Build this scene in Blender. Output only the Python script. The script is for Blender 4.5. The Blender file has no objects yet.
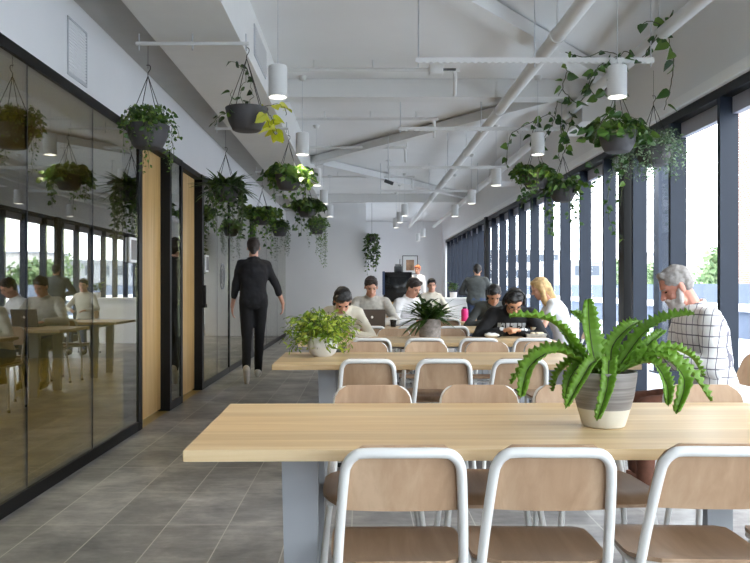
import bpy, math, random
from mathutils import Vector, Matrix, noise
rnd = random.Random(7)
PI = math.pi
V = Vector
SC = bpy.context.scene
COL = SC.collection
H = 1.2; F = 770.0; CX = 362.0; CY = 287.0
def P(px, py, d):
    return V(((px-CX)*d/F, d, H-(py-CY)*d/F))

# ------------------------------------------------------------------ materials
def lin(c):
    return tuple((x/12.92 if x <= .04045 else ((x+.055)/1.055)**2.4) for x in c)
def rgb(r, g, b): return lin((r/255, g/255, b/255))+(1,)
def new_mat(name):
    m = bpy.data.materials.new(name); m.use_nodes = True
    nt = m.node_tree; nt.nodes.clear()
    out = nt.nodes.new('ShaderNodeOutputMaterial')
    return m, nt, out
def N(nt, t, **kw):
    n = nt.nodes.new(t)
    for k, v in kw.items():
        if k in n.inputs.keys(): n.inputs[k].default_value = v
        else: setattr(n, k, v)
    return n
def ramp(nt, fac, stops):
    r = nt.nodes.new('ShaderNodeValToRGB')
    e = r.color_ramp.elements
    while len(e) > 1: e.remove(e[-1])
    e[0].position, e[0].color = stops[0]
    for p, c in stops[1:]:
        x = e.new(p); x.color = c
    nt.links.new(fac, r.inputs[0]); return r.outputs[0]
def mapping(nt, scale, coord='Object'):
    tc = nt.nodes.new('ShaderNodeTexCoord'); mp = nt.nodes.new('ShaderNodeMapping')
    mp.inputs['Scale'].default_value = scale
    oi = nt.nodes.new('ShaderNodeObjectInfo')
    ad = nt.nodes.new('ShaderNodeVectorMath'); ad.operation = 'ADD'
    sc = nt.nodes.new('ShaderNodeVectorMath'); sc.operation = 'SCALE'; sc.inputs[3].default_value = 37.0
    cb = nt.nodes.new('ShaderNodeCombineXYZ')
    for i in range(3): nt.links.new(oi.outputs['Random'], cb.inputs[i])
    nt.links.new(cb.outputs[0], sc.inputs[0])
    nt.links.new(tc.outputs[coord], mp.inputs[0]); nt.links.new(mp.outputs[0], ad.inputs[0]); nt.links.new(sc.outputs[0], ad.inputs[1])
    return ad.outputs[0]
def plain(name, c, rough=.5, metal=0, var=.08, nscale=6, bump=0, spec=.5, sheen=0):
    m, nt, out = new_mat(name)
    b = N(nt, 'ShaderNodeBsdfPrincipled', Roughness=rough, Metallic=metal)
    b.inputs['Specular IOR Level'].default_value = spec
    if sheen: b.inputs['Sheen Weight'].default_value = sheen
    co = mapping(nt, (1,1,1))
    nz = N(nt, 'ShaderNodeTexNoise', Scale=nscale, Detail=4.0)
    nt.links.new(co, nz.inputs['Vector'])
    a = tuple(x*(1-var) for x in c[:3])+(1,); d = tuple(min(1, x*(1+var)) for x in c[:3])+(1,)
    nt.links.new(ramp(nt, nz.outputs['Fac'], [(.3, a), (.7, d)]), b.inputs['Base Color'])
    if bump:
        n2 = N(nt, 'ShaderNodeTexNoise', Scale=nscale*12, Detail=3.0); nt.links.new(co, n2.inputs['Vector'])
        bp = N(nt, 'ShaderNodeBump', Strength=bump, Distance=.004)
        nt.links.new(n2.outputs['Fac'], bp.inputs['Height']); nt.links.new(bp.outputs[0], b.inputs['Normal'])
    nt.links.new(b.outputs[0], out.inputs[0]); return m
def wood(name, c0, c1, c2, axis=0, rough=.35, fine=26, board=0, coat=0):
    m, nt, out = new_mat(name)
    b = N(nt, 'ShaderNodeBsdfPrincipled', Roughness=rough)
    s = [fine, fine, fine]; s[axis] = 1.1
    co = mapping(nt, tuple(s))
    nz = N(nt, 'ShaderNodeTexNoise', Scale=1.0, Detail=7.0, Roughness=.62, Distortion=.6); nt.links.new(co, nz.inputs['Vector'])
    s2 = [fine*.22]*3; s2[axis] = .35
    co2 = mapping(nt, tuple(s2))
    n2 = N(nt, 'ShaderNodeTexNoise', Scale=1.0, Detail=3.0, Distortion=1.2); nt.links.new(co2, n2.inputs['Vector'])
    mx = N(nt, 'ShaderNodeMath', operation='ADD'); mu = N(nt, 'ShaderNodeMath', operation='MULTIPLY'); mu.inputs[1].default_value = .5
    nt.links.new(nz.outputs['Fac'], mx.inputs[0]); nt.links.new(n2.outputs['Fac'], mx.inputs[1]); nt.links.new(mx.outputs[0], mu.inputs[0])
    colo = ramp(nt, mu.outputs[0], [(.34, c0), (.5, c1), (.64, c2)])
    if board:
        tc = nt.nodes.new('ShaderNodeTexCoord'); sp = nt.nodes.new('ShaderNodeSeparateXYZ'); nt.links.new(tc.outputs['Object'], sp.inputs[0])
        dv = N(nt, 'ShaderNodeMath', operation='DIVIDE'); dv.inputs[1].default_value = board
        fl = N(nt, 'ShaderNodeMath', operation='FLOOR')
        nt.links.new(sp.outputs[1 if axis == 0 else 0], dv.inputs[0]); nt.links.new(dv.outputs[0], fl.inputs[0])
        wn = nt.nodes.new('ShaderNodeTexWhiteNoise'); wn.noise_dimensions = '1D'; nt.links.new(fl.outputs[0], wn.inputs['W'])
        rr = ramp(nt, wn.outputs['Value'], [(0, (.86,.86,.86,1)), (1, (1.0,1.0,1.0,1))])
        mc = N(nt, 'ShaderNodeMix', data_type='RGBA', blend_type='MULTIPLY'); mc.inputs[0].default_value = 1
        nt.links.new(colo, mc.inputs[6]); nt.links.new(rr, mc.inputs[7]); colo = mc.outputs[2]
    nt.links.new(colo, b.inputs['Base Color'])
    if coat: b.inputs['Coat Weight'].default_value = coat; b.inputs['Coat Roughness'].default_value = .25
    nt.links.new(b.outputs[0], out.inputs[0]); return m
def leafmat(name, c0, c1, c2, trans=.3, rough=.4):
    m, nt, out = new_mat(name)
    g = nt.nodes.new('ShaderNodeNewGeometry')
    colo = ramp(nt, g.outputs['Random Per Island'], [(0, c0), (.55, c1), (1, c2)])
    b = N(nt, 'ShaderNodeBsdfPrincipled', Roughness=rough); t = nt.nodes.new('ShaderNodeBsdfTranslucent')
    mx = N(nt, 'ShaderNodeMixShader'); mx.inputs[0].default_value = trans
    nt.links.new(colo, b.inputs['Base Color']); nt.links.new(colo, t.inputs['Color'])
    nt.links.new(b.outputs[0], mx.inputs[1]); nt.links.new(t.outputs[0], mx.inputs[2]); nt.links.new(mx.outputs[0], out.inputs[0]); return m
def glassmat(name, tint, ior, rough=0.0, boost=0.0):
    m, nt, out = new_mat(name)
    fr = N(nt, 'ShaderNodeFresnel'); gm = nt.nodes.new('ShaderNodeNewGeometry')   # same reflectance from both sides of the thin pane
    ma = N(nt, 'ShaderNodeMath', operation='MULTIPLY_ADD'); ma.inputs[1].default_value = 1/ior-ior; ma.inputs[2].default_value = ior
    nt.links.new(gm.outputs['Backfacing'], ma.inputs[0]); nt.links.new(ma.outputs[0], fr.inputs['IOR']); t = N(nt, 'ShaderNodeBsdfTransparent', Color=tint); g = N(nt, 'ShaderNodeBsdfGlossy', Roughness=rough)
    g.inputs['Color'].default_value = (1,1,1,1)
    mx = N(nt, 'ShaderNodeMixShader')
    if boost:
        a = N(nt, 'ShaderNodeMath', operation='ADD'); a.use_clamp = True; a.inputs[1].default_value = boost
        nt.links.new(fr.outputs[0], a.inputs[0]); nt.links.new(a.outputs[0], mx.inputs[0])
    else: nt.links.new(fr.outputs[0], mx.inputs[0])
    nt.links.new(t.outputs[0], mx.inputs[1]); nt.links.new(g.outputs[0], mx.inputs[2]); nt.links.new(mx.outputs[0], out.inputs[0]); return m
def emit(name, c, s):
    m, nt, out = new_mat(name)
    e = N(nt, 'ShaderNodeEmission', Color=c, Strength=s); nt.links.new(e.outputs[0], out.inputs[0]); return m
def brickmat(name, c1, c2, mort, bw=.23, bh=.076, axis='x'):
    m, nt, out = new_mat(name)
    tc = nt.nodes.new('ShaderNodeTexCoord'); sp = nt.nodes.new('ShaderNodeSeparateXYZ'); cb = nt.nodes.new('ShaderNodeCombineXYZ')
    nt.links.new(tc.outputs['Object'], sp.inputs[0])
    ad = N(nt, 'ShaderNodeMath', operation='ADD'); nt.links.new(sp.outputs[0], ad.inputs[0]); nt.links.new(sp.outputs[1], ad.inputs[1])
    nt.links.new(ad.outputs[0], cb.inputs[0]); nt.links.new(sp.outputs[2], cb.inputs[1])
    br = N(nt, 'ShaderNodeTexBrick', Color1=c1, Color2=c2, Mortar=mort, Scale=1.0)
    br.inputs['Brick Width'].default_value = bw; br.inputs['Row Height'].default_value = bh; br.inputs['Mortar Size'].default_value = .012
    nt.links.new(cb.outputs[0], br.inputs['Vector'])
    b = N(nt, 'ShaderNodeBsdfPrincipled', Roughness=.85); nt.links.new(br.outputs[0], b.inputs['Base Color']); nt.links.new(b.outputs[0], out.inputs[0]); return m
def tilemat():
    m, nt, out = new_mat('grey_floor_tile')
    tc = nt.nodes.new('ShaderNodeTexCoord'); mp = nt.nodes.new('ShaderNodeMapping')
    mp.inputs['Location'].default_value = (.362+.311*10, -3.883+.622*20, 0)
    nt.links.new(tc.outputs['Object'], mp.inputs[0])
    br = N(nt, 'ShaderNodeTexBrick', Color1=(0,0,0,1), Color2=(1,1,1,1), Mortar=(.5,.5,.5,1), Scale=1.0)
    br.offset = 0.0; br.inputs['Brick Width'].default_value = .311; br.inputs['Row Height'].default_value = .622
    br.inputs['Mortar Size'].default_value = .003; br.inputs['Mortar Smooth'].default_value = .1; br.inputs['Bias'].default_value = 0
    nt.links.new(mp.outputs[0], br.inputs['Vector'])
    nz = N(nt, 'ShaderNodeTexNoise', Scale=2.6, Detail=8.0, Roughness=.65, Distortion=.3); nt.links.new(tc.outputs['Object'], nz.inputs['Vector'])
    n3 = N(nt, 'ShaderNodeTexNoise', Scale=14.0, Detail=6.0, Roughness=.7); 
    mp3 = nt.nodes.new('ShaderNodeMapping'); mp3.inputs['Scale'].default_value = (.5,1.5,1); nt.links.new(tc.outputs['Object'], mp3.inputs[0]); nt.links.new(mp3.outputs[0], n3.inputs['Vector'])
    base = ramp(nt, nz.outputs['Fac'], [(.3, rgb(106,106,107)), (.5, rgb(140,139,138)), (.72, rgb(178,176,173))])
    det = ramp(nt, n3.outputs['Fac'], [(.3, (.74,.74,.74,1)), (.7, (1.14,1.14,1.14,1))])
    vr = ramp(nt, br.outputs['Color'], [(0, (.78,.775,.79,1)), (1, (1.1,1.09,1.12,1))])
    m1 = N(nt, 'ShaderNodeMix', data_type='RGBA', blend_type='MULTIPLY'); m1.inputs[0].default_value = 1
    m2 = N(nt, 'ShaderNodeMix', data_type='RGBA', blend_type='MULTIPLY'); m2.inputs[0].default_value = 1
    m3 = N(nt, 'ShaderNodeMix', data_type='RGBA')
    nt.links.new(base, m1.inputs[6]); nt.links.new(det, m1.inputs[7]); nt.links.new(m1.outputs[2], m2.inputs[6]); nt.links.new(vr, m2.inputs[7])
    nt.links.new(br.outputs['Fac'], m3.inputs[0]); nt.links.new(m2.outputs[2], m3.inputs[6]); m3.inputs[7].default_value = rgb(176,174,170)
    b = N(nt, 'ShaderNodeBsdfPrincipled', Roughness=.42); nt.links.new(m3.outputs[2], b.inputs['Base Color'])
    bp = N(nt, 'ShaderNodeBump', Strength=.25, Distance=.002); bp.invert = True; nt.links.new(br.outputs['Fac'], bp.inputs['Height']); nt.links.new(bp.outputs[0], b.inputs['Normal'])
    nt.links.new(b.outputs[0], out.inputs[0]); return m
def gridshirt():
    m, nt, out = new_mat('checked_cotton')
    tc = nt.nodes.new('ShaderNodeTexCoord'); sp = nt.nodes.new('ShaderNodeSeparateXYZ'); nt.links.new(tc.outputs['Object'], sp.inputs[0])
    def line(o, s, ph):
        a = N(nt, 'ShaderNodeMath', operation='MULTIPLY_ADD'); a.inputs[1].default_value = s; a.inputs[2].default_value = ph+50
        nt.links.new(o, a.inputs[0])
        f = N(nt, 'ShaderNodeMath', operation='FRACT'); nt.links.new(a.outputs[0], f.inputs[0])
        l = N(nt, 'ShaderNodeMath', operation='LESS_THAN'); l.inputs[1].default_value = .11; nt.links.new(f.outputs[0], l.inputs[0]); return l.outputs[0]
    ad = N(nt, 'ShaderNodeMath', operation='ADD'); nt.links.new(sp.outputs[0], ad.inputs[0]); nt.links.new(sp.outputs[1], ad.inputs[1])
    l1 = line(ad.outputs[0], 17, .2); l2 = line(sp.outputs[2], 17, .3)
    mx = N(nt, 'ShaderNodeMath', operation='MAXIMUM'); nt.links.new(l1, mx.inputs[0]); nt.links.new(l2, mx.inputs[1])
    c = ramp(nt, mx.outputs[0], [(0, rgb(236,234,232)), (1, rgb(112,108,118))])
    b = N(nt, 'ShaderNodeBsdfPrincipled', Roughness=.8); nt.links.new(c, b.inputs['Base Color']); nt.links.new(b.outputs[0], out.inputs[0]); return m
def ribpot():
    m, nt, out = new_mat('banded_ceramic')
    tc = nt.nodes.new('ShaderNodeTexCoord'); sp = nt.nodes.new('ShaderNodeSeparateXYZ'); nt.links.new(tc.outputs['Object'], sp.inputs[0])
    nz = N(nt, 'ShaderNodeTexNoise', Scale=1.0, Detail=3.0); mp = nt.nodes.new('ShaderNodeMapping'); mp.inputs['Scale'].default_value = (3,3,130)
    nt.links.new(tc.outputs['Object'], mp.inputs[0]); nt.links.new(mp.outputs[0], nz.inputs['Vector'])
    gy = ramp(nt, nz.outputs['Fac'], [(.3, rgb(108,104,104)), (.7, rgb(152,148,146))])
    mu = N(nt, 'ShaderNodeMath', operation='GREATER_THAN'); mu.inputs[1].default_value = .062; nt.links.new(sp.outputs[2], mu.inputs[0])
    mx = N(nt, 'ShaderNodeMix', data_type='RGBA'); nt.links.new(mu.outputs[0], mx.inputs[0]); mx.inputs[6].default_value = rgb(214,210,198); nt.links.new(gy, mx.inputs[7])
    b = N(nt, 'ShaderNodeBsdfPrincipled', Roughness=.55); nt.links.new(mx.outputs[2], b.inputs['Base Color']); nt.links.new(b.outputs[0], out.inputs[0]); return m
M = dict(
 wallw=plain('white_painted_plaster', rgb(232,232,233), .7, var=.015, nscale=2),
 ceil=plain('white_painted_soffit', rgb(222,222,222), .75, var=.03, nscale=1.2),
 steelw=plain('white_painted_steel', rgb(214,214,213), .4, var=.02),
 duct=plain('painted_duct', rgb(220,219,216), .6, var=.02),
 trimw=plain('white_trim', rgb(240,240,240), .5, var=.01),
 tile=tilemat(),
 lilac=plain('pale_lilac_panel', rgb(168,168,182), .6, var=.02),
 black=plain('black_frame_metal', rgb(11,11,12), .5, var=.05, spec=.25),
 fin=plain('blue_grey_powdercoat', rgb(36,43,56), .5, var=.04, spec=.25),
 findark=plain('dark_frame', rgb(24,27,33), .5, var=.04, spec=.25),
 table=wood('oak_table_top', rgb(196,164,120), rgb(216,187,143), rgb(232,208,168), 0, .4, 30, board=.145),
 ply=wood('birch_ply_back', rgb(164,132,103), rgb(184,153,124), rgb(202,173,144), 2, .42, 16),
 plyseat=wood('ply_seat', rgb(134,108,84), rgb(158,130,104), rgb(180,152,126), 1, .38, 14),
 plyedge=plain('ply_edge', rgb(150,112,74), .5),
 oakdoor=wood('oak_veneer_door', rgb(182,142,84), rgb(204,166,106), rgb(218,184,128), 2, .45, 22, board=.11),
 timber=wood('timber_floor', rgb(116,98,44), rgb(144,124,62), rgb(168,146,78), 1, .3, 12, board=.18),
 tube=plain('white_tube', rgb(226,226,224), .3, var=.01),
 legm=plain('pale_grey_leg', rgb(156,160,166), .45, var=.02),
 rubber=plain('black_rubber', rgb(22,22,22), .6),
 pot=plain('charcoal_planter', rgb(66,64,66), .7, var=.12, bump=.2),
 chain=plain('dark_hanger', rgb(42,40,40), .5),
 soil=plain('potting_soil', rgb(48,36,28), .95, var=.3, nscale=40, bump=.5),
 stem=plain('green_stem', rgb(74,88,46), .6),
 vine=plain('dark_vine', rgb(62,66,44), .6),
 leafd=leafmat('dark_leaf', rgb(34,54,26), rgb(58,86,36), rgb(96,124,52)),
 leafm=leafmat('mid_leaf', rgb(50,82,34), rgb(82,118,48), rgb(134,160,66)),
 leafp=leafmat('pothos_leaf', rgb(38,66,28), rgb(62,98,40), rgb(106,136,54), .35),
 leaff=leafmat('fine_grey_leaf', rgb(66,92,66), rgb(104,132,98), rgb(168,188,152), .3),
 leafy=leafmat('lamplit_yellow_leaf', rgb(190,196,40), rgb(222,222,70), rgb(238,238,120), .4),  # yellow pendant light on the leaves painted into their colour
 leafv=leafmat('variegated_leaf', rgb(92,128,36), rgb(150,178,58), rgb(206,216,96), .4),
 fern=leafmat('fern_frond', rgb(98,146,44), rgb(122,166,56), rgb(148,184,76), .42),
 rib=ribpot(),
 potw=plain('white_ceramic', rgb(224,224,224), .35, var=.02),
 pott=plain('textured_grey_ceramic', rgb(148,142,140), .7, var=.35, nscale=28, bump=.8),
 wglass=glassmat('window_glass', (.93,.96,.97,1), 1.35),
 pglass=glassmat('partition_glass', (.56,.57,.44,1), 2.15, 0.0, .09),
 lampin=emit('lamp_diffuser', (1,.93,.8,1), 9),
 skin=plain('light_skin', rgb(212,160,136), .5, var=.07, nscale=9),
 skint=plain('tan_skin', rgb(196,146,116), .5, var=.07, nscale=9),
 skinr=plain('ruddy_skin', rgb(206,142,122), .5, var=.1, nscale=12),
 hairb=plain('dark_brown_hair', rgb(40,28,22), .45, var=.3, nscale=40, bump=.6),
 hairk=plain('black_hair', rgb(20,18,19), .4, var=.3, nscale=40, bump=.6),
 hairm=plain('brown_hair', rgb(86,58,40), .5, var=.3, nscale=40, bump=.6),
 hairy=plain('blonde_hair', rgb(206,170,116), .5, var=.2, nscale=30, bump=.6),
 hairg=plain('grey_hair', rgb(158,152,148), .6, var=.25, nscale=50, bump=.8),
 beard=plain('white_beard', rgb(206,198,194), .75, var=.15, nscale=60, bump=.9),
 ginger=plain('ginger_hair', rgb(168,92,56), .5, var=.2),
 eye=plain('eye_dark', rgb(40,30,26), .2), lip=plain('lip', rgb(176,104,98), .45),
 blackc=plain('black_cotton', rgb(30,30,35), .85, var=.15, nscale=10),
 blackt=plain('black_trouser', rgb(20,20,23), .85, var=.15, nscale=10),
 cream=plain('cream_cardigan', rgb(222,216,200), .85, var=.06),
 linen=plain('grey_linen_shirt', rgb(190,186,178), .85, var=.12, nscale=30),
 white=plain('white_cotton', rgb(232,232,234), .8, var=.03),
 grey=plain('grey_jumper', rgb(76,80,80), .9, var=.1, nscale=20),
 denim=plain('blue_denim', rgb(58,74,104), .85, var=.15, nscale=30),
 brown=plain('brown_corduroy', rgb(96,58,42), .85, var=.15, nscale=30),
 check=gridshirt(),
 print_=plain('pale_print', rgb(206,208,210), .7, var=.05),
 shoew=plain('white_shoe', rgb(226,220,212), .6), shoet=plain('tan_sole', rgb(160,128,104), .7),
 lap=plain('laptop_grey', rgb(98,92,90), .35, metal=.5, var=.03), scr=plain('dark_screen', rgb(22,24,26), .15),
 paper=plain('paper', rgb(240,240,238), .7, var=.01), pink=plain('pink_plastic', rgb(214,36,120), .4, var=.04),
 foil=plain('foil', rgb(190,194,198), .35, metal=.7, var=.15, nscale=30), cup=plain('takeaway_cup', rgb(222,208,180), .6),
 exitg=emit('exit_green', (.05,.6,.3,1), 1.6),
 grout=plain('kitchen_grey', rgb(70,72,74), .6),
 brick=brickmat('pale_brick', rgb(140,92,76), rgb(118,74,60), rgb(160,150,140)),
 conc=plain('concrete_terrace', rgb(176,182,190), .8, var=.05), concd=plain('blue_grey_parapet', rgb(92,102,122), .8, var=.04),
 bld=plain('far_render', rgb(206,202,198), .8, var=.04), bldg=plain('far_grey_render', rgb(150,152,158), .8, var=.04),
 bwin=plain('far_window', rgb(74,82,94), .3), treel=leafmat('tree_leaf', rgb(70,96,58), rgb(104,128,84), rgb(140,156,110), .2, .6),
 art=plain('art_print', rgb(176,140,110), .6, var=.5, nscale=5), vent=plain('grille_grey', rgb(190,192,196), .5),
 signg=plain('grey_decal', rgb(120,124,130), .5),
)

# ------------------------------------------------------------------ mesh building
class MB:
    def __init__(s): s.v = []; s.f = []; s.mi = []; s.cur = 0
    def add(s, vs, fs):
        b = len(s.v); s.v += [tuple(x) for x in vs]; s.f += [tuple(i+b for i in f) for f in fs]; s.mi += [s.cur]*len(fs)
    def box(s, x0, x1, y0, y1, z0, z1, bev=0):
        if bev:
            b = min(bev, (x1-x0)/2.01, (y1-y0)/2.01, (z1-z0)/2.01)
            return s.prism([(x0+b,y0),(x1-b,y0),(x1,y0+b),(x1,y1-b),(x1-b,y1),(x0+b,y1),(x0,y1-b),(x0,y0+b)], z0, z1, b)
        vs = [(x0,y0,z0),(x1,y0,z0),(x1,y1,z0),(x0,y1,z0),(x0,y0,z1),(x1,y0,z1),(x1,y1,z1),(x0,y1,z1)]
        s.add(vs, [(0,3,2,1),(4,5,6,7),(0,1,5,4),(1,2,6,5),(2,3,7,6),(3,0,4,7)])
    def prism(s, pts, z0, z1, bev=0):
        n = len(pts); cx = sum(p[0] for p in pts)/n; cy = sum(p[1] for p in pts)/n
        def ring(z, off):
            o = []
            for x, y in pts:
                dx, dy = x-cx, y-cy; l = math.hypot(dx, dy) or 1
                o.append((x-dx/l*off, y-dy/l*off, z))
            return o
        rings = [ring(z0, bev), ring(z0+bev, 0), ring(z1-bev, 0), ring(z1, bev)] if bev else [ring(z0,0), ring(z1,0)]
        s.loft(rings)
    def loft(s, rings, cap=True, closed=True):
        n = len(rings[0]); vs = [p for r in rings for p in r]; fs = []
        for i in range(len(rings)-1):
            for j in range(n if closed else n-1):
                k = (j+1) % n
                fs.append((i*n+j, i*n+k, (i+1)*n+k, (i+1)*n+j))
        if cap: fs.append(tuple(range(n))[::-1]); fs.append(tuple((len(rings)-1)*n+j for j in range(n)))
        s.add(vs, fs)
    def obox(s, p0, p1, w, h, up=(0,0,1)):      # bar between two points with section w (sideways) x h (along up)
        p0, p1 = V(p0), V(p1); d = (p1-p0).normalized(); u = V(up); sd = d.cross(u)
        if sd.length < 1e-4: sd = d.cross(V((0,1,0)))
        sd.normalize(); u = sd.cross(d).normalized()
        s.loft([[p+sd*a*w/2+u*b*h/2 for a, b in ((-1,-1),(1,-1),(1,1),(-1,1))] for p in (p0, p1)])
    def tube(s, path, r, n=8, smooth=0, cap=True):
        pts = [V(p) for p in path]
        if smooth: pts = catmull(pts, smooth)
        m = len(pts); rr = r if callable(r) else (lambda t: r)
        t0 = (pts[1]-pts[0]).normalized(); u = t0.orthogonal().normalized(); rings = []
        for i, p in enumerate(pts):
            t = (pts[min(i+1, m-1)]-pts[max(i-1, 0)])
            t = t.normalized() if t.length > 1e-9 else t0
            u = (u-t*u.dot(t)); u = u.normalized() if u.length > 1e-6 else t.orthogonal().normalized()
            w = t.cross(u); R = rr(i/(m-1))
            rings.append([p+(u*math.cos(2*PI*k/n)+w*math.sin(2*PI*k/n))*R for k in range(n)])
        s.loft(rings, cap)
    def lathe(s, prof, n=28, c=(0,0,0), cap=True):
        c = V(c)
        s.loft([[c+V((r*math.cos(2*PI*k/n), r*math.sin(2*PI*k/n), z)) for k in range(n)] for r, z in prof], cap)
    def ell(s, c, r, rot=None, n=14, m=9):
        c = V(c); r = (r, r, r) if isinstance(r, (int, float)) else r; rings = []
        for i in range(m+1):
            a = PI*(i+.02)/(m+.04)-PI/2
            ring = []
            for k in range(n):
                q = V((r[0]*math.cos(a)*math.cos(2*PI*k/n), r[1]*math.cos(a)*math.sin(2*PI*k/n), r[2]*math.sin(a)))
                ring.append(c+(rot @ q if rot else q))
            rings.append(ring)
        s.loft(rings)
    def cone(s, p0, p1, r0, r1, n=12):          # rounded tapered limb
        p0, p1 = V(p0), V(p1); t = (p1-p0)
        t = t.normalized() if t.length > 1e-6 else V((0,0,1)); u = t.orthogonal().normalized(); w = t.cross(u); rings = []
        for a in (-85,-60,-30,0):
            A = math.radians(a); rings.append((p0+t*r0*math.sin(A), r0*math.cos(A)))
        for a in (0,30,60,85):
            A = math.radians(a); rings.append((p1+t*r1*math.sin(A), r1*math.cos(A)))
        s.loft([[c+(u*math.cos(2*PI*k/n)+w*math.sin(2*PI*k/n))*R for k in range(n)] for c, R in rings])
    def leaf(s, p, d, nrm, L, W, kind='heart', fold=.25, droop=.15):
        p, d, nrm = V(p), V(d).normalized(), V(nrm); sd = d.cross(nrm)
        if sd.length < 1e-3: sd = d.orthogonal()
        sd.normalize(); nrm = sd.cross(d).normalized()
        prof = {'heart': [(0,.0),(.02,.32),(.22,.5),(.5,.42),(.78,.2),(1,0)], 'lance': [(0,.05),(.25,.42),(.5,.5),(.75,.34),(1,0)],
                'strap': [(0,.3),(.3,.5),(.6,.48),(.85,.3),(1,0)], 'small': [(0,.0),(.45,.5),(1,0)]}[kind]
        vs = []; fs = []
        for t, w in prof:
            c = p+d*L*t-nrm*droop*L*t*t
            vs += [c-sd*w*W+nrm*fold*w*W, c, c+sd*w*W+nrm*fold*w*W]
        for i in range(len(prof)-1):
            a = i*3; fs += [(a,a+1,a+4,a+3),(a+1,a+2,a+5,a+4)]
        s.add(vs, fs)
    def build(s, name, mat, parent=None, smooth=True, mats=None):
        me = bpy.data.meshes.new(name); me.from_pydata(s.v, [], s.f)
        for m_ in (mats or [mat]): me.materials.append(m_)
        if mats: me.polygons.foreach_set('material_index', s.mi)
        me.update()
        o = bpy.data.objects.new(name, me); COL.objects.link(o)
        if parent: o.parent = parent
        if smooth: shade(me)
        return o
def shade(me, ang=38):
    import bmesh
    bm = bmesh.new(); bm.from_mesh(me); bmesh.ops.recalc_face_normals(bm, faces=bm.faces[:]) if len(bm.faces) < 60000 else None
    A = math.radians(ang)
    for f in bm.faces: f.smooth = True
    for e in bm.edges:
        if len(e.link_faces) == 2 and e.calc_face_angle(0) > A: e.smooth = False
    bm.to_mesh(me); bm.free()
def catmull(pts, k):
    out = []; n = len(pts)
    for i in range(n-1):
        p0, p1, p2, p3 = pts[max(i-1,0)], pts[i], pts[i+1], pts[min(i+2,n-1)]
        for j in range(k):
            t = j/k; out.append(.5*((2*p1)+(p2-p0)*t+(2*p0-5*p1+4*p2-p3)*t*t+(3*p1-p0-3*p2+p3)*t**3))
    out.append(pts[-1]); return out
def tag(o, label=None, cat=None, group=None, kind=None):
    if label: o['label'] = label
    if cat: o['category'] = cat
    if group: o['group'] = group
    if kind: o['kind'] = kind
    return o
def empty(name, loc=(0,0,0), rz=0):
    o = bpy.data.objects.new(name, None); COL.objects.link(o); o.location = loc; o.rotation_euler = (0,0,rz); o.empty_display_size = .1; return o
def copy_tree(o, parent=None):
    c = o.copy(); COL.objects.link(c)
    if parent: c.parent = parent; c.matrix_parent_inverse = o.matrix_parent_inverse.copy()
    for ch in list(o.children): copy_tree(ch, c)
    return c
def struct(name, mb, mat, parent=None, **k):
    o = mb.build(name, mat, parent, **k)
    if not parent: o['kind'] = 'structure'
    return o
def boxobj(name, mat, b, parent=None, bev=0):
    m = MB(); m.box(*b, bev=bev); return m.build(name, mat, parent)
def sbox(name, mat, b, parent=None):
    o = boxobj(name, mat, b, parent)
    if not parent: o['kind'] = 'structure'
    return o

# ------------------------------------------------------------------ room shell
XL, XR, ZC = -1.87, 2.6, 3.32
Y0, Y1 = -4.3, 25.0
sbox('floor', M['tile'], (XL, XR+.3, Y0, Y1, -.1, 0))
sbox('ceiling', M['ceil'], (-.9, XR+.3, Y0, Y1, ZC, ZC+.15))
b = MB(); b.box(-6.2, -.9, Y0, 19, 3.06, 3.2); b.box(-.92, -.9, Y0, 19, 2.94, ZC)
struct('ceiling_lower', b, plain('shade_grey_soffit', rgb(176,175,172), .8, var=.03), smooth=False)  # shade beside the duct put into a greyer soffit colour
# bulkhead above the glass
sbox('wall_left', M['wallw'], (XL-.12, XL, Y0, 18.9, 2.51, 3.06))
sbox('wall_back', M['wallw'], (-6.2, XR+.3, Y0-.15, Y0, 2.9, 3.5))
sbox('wall_back_left', M['wallw'], (-6.2, .5, Y0-.15, Y0, -.1, 2.9))
e = empty('window_40', (0, Y0, 0)); e['kind'] = 'structure'
for i in range(3): boxobj('mullion', M['fin'], (.5+i*1.1, .6+i*1.1, -.12, 0, 0, 2.9), e)
boxobj('pane', M['wglass'], (.5, 2.75, -.08, -.07, 0, 2.9), e)
sbox('wall_partition', M['wallw'], (-6.2, .1, 18.9, 19.05, 0, ZC))
sbox('wall_end', M['wallw'], (-.2, XR+.3, Y1, Y1+.15, -.1, 3.5))
sbox('wall_recess', M['wallw'], (-.05, .1, 19.05, Y1, 0, ZC))
sbox('wall_right', M['wallw'], (XR, XR+.25, Y0, Y1, 2.68, ZC))
sbox('trim_right', M['trimw'], (XR-.05, XR+.02, Y0, 24.0, 2.65, 2.73))
sbox('trim_window_head', M['findark'], (XR, XR+.2, Y0, 24.0, 2.58, 2.66))
sbox('trim_window_sill', M['findark'], (XR, XR+.2, Y0, 24.0, 0, .14))
sbox('wall_right_end', M['wallw'], (XR, XR+.25, 24.0, Y1, 0, 2.7))
# window fins + panes
sp = .897; yk = 5.59; k0 = -11
n = 0
for k in range(k0, 21):
    y = yk+sp*k
    if y < Y0 or y > 23.9: continue
    n += 1
    w = empty('window_%d' % n, (XR, y, 0)); w['kind'] = 'structure'
    boxobj('mullion', M['fin'], (0, .135, 0, .045, .09, 2.58), w)
    boxobj('pane', M['wglass'], (.138, .146, .045, sp, .09, 2.58), w)
    boxobj('head_panel', M['lilac'], (.09, .145, .045, sp, 2.46, 2.585), w)
sbox('trim_column', M['black'], (XR-.01, XR+.10, 7.62, 7.78, .0, 2.66))
sbox('trim_column_far', M['black'], (XR-.05, XR+.02, 15.9, 16.1, 0, 2.66))
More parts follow.
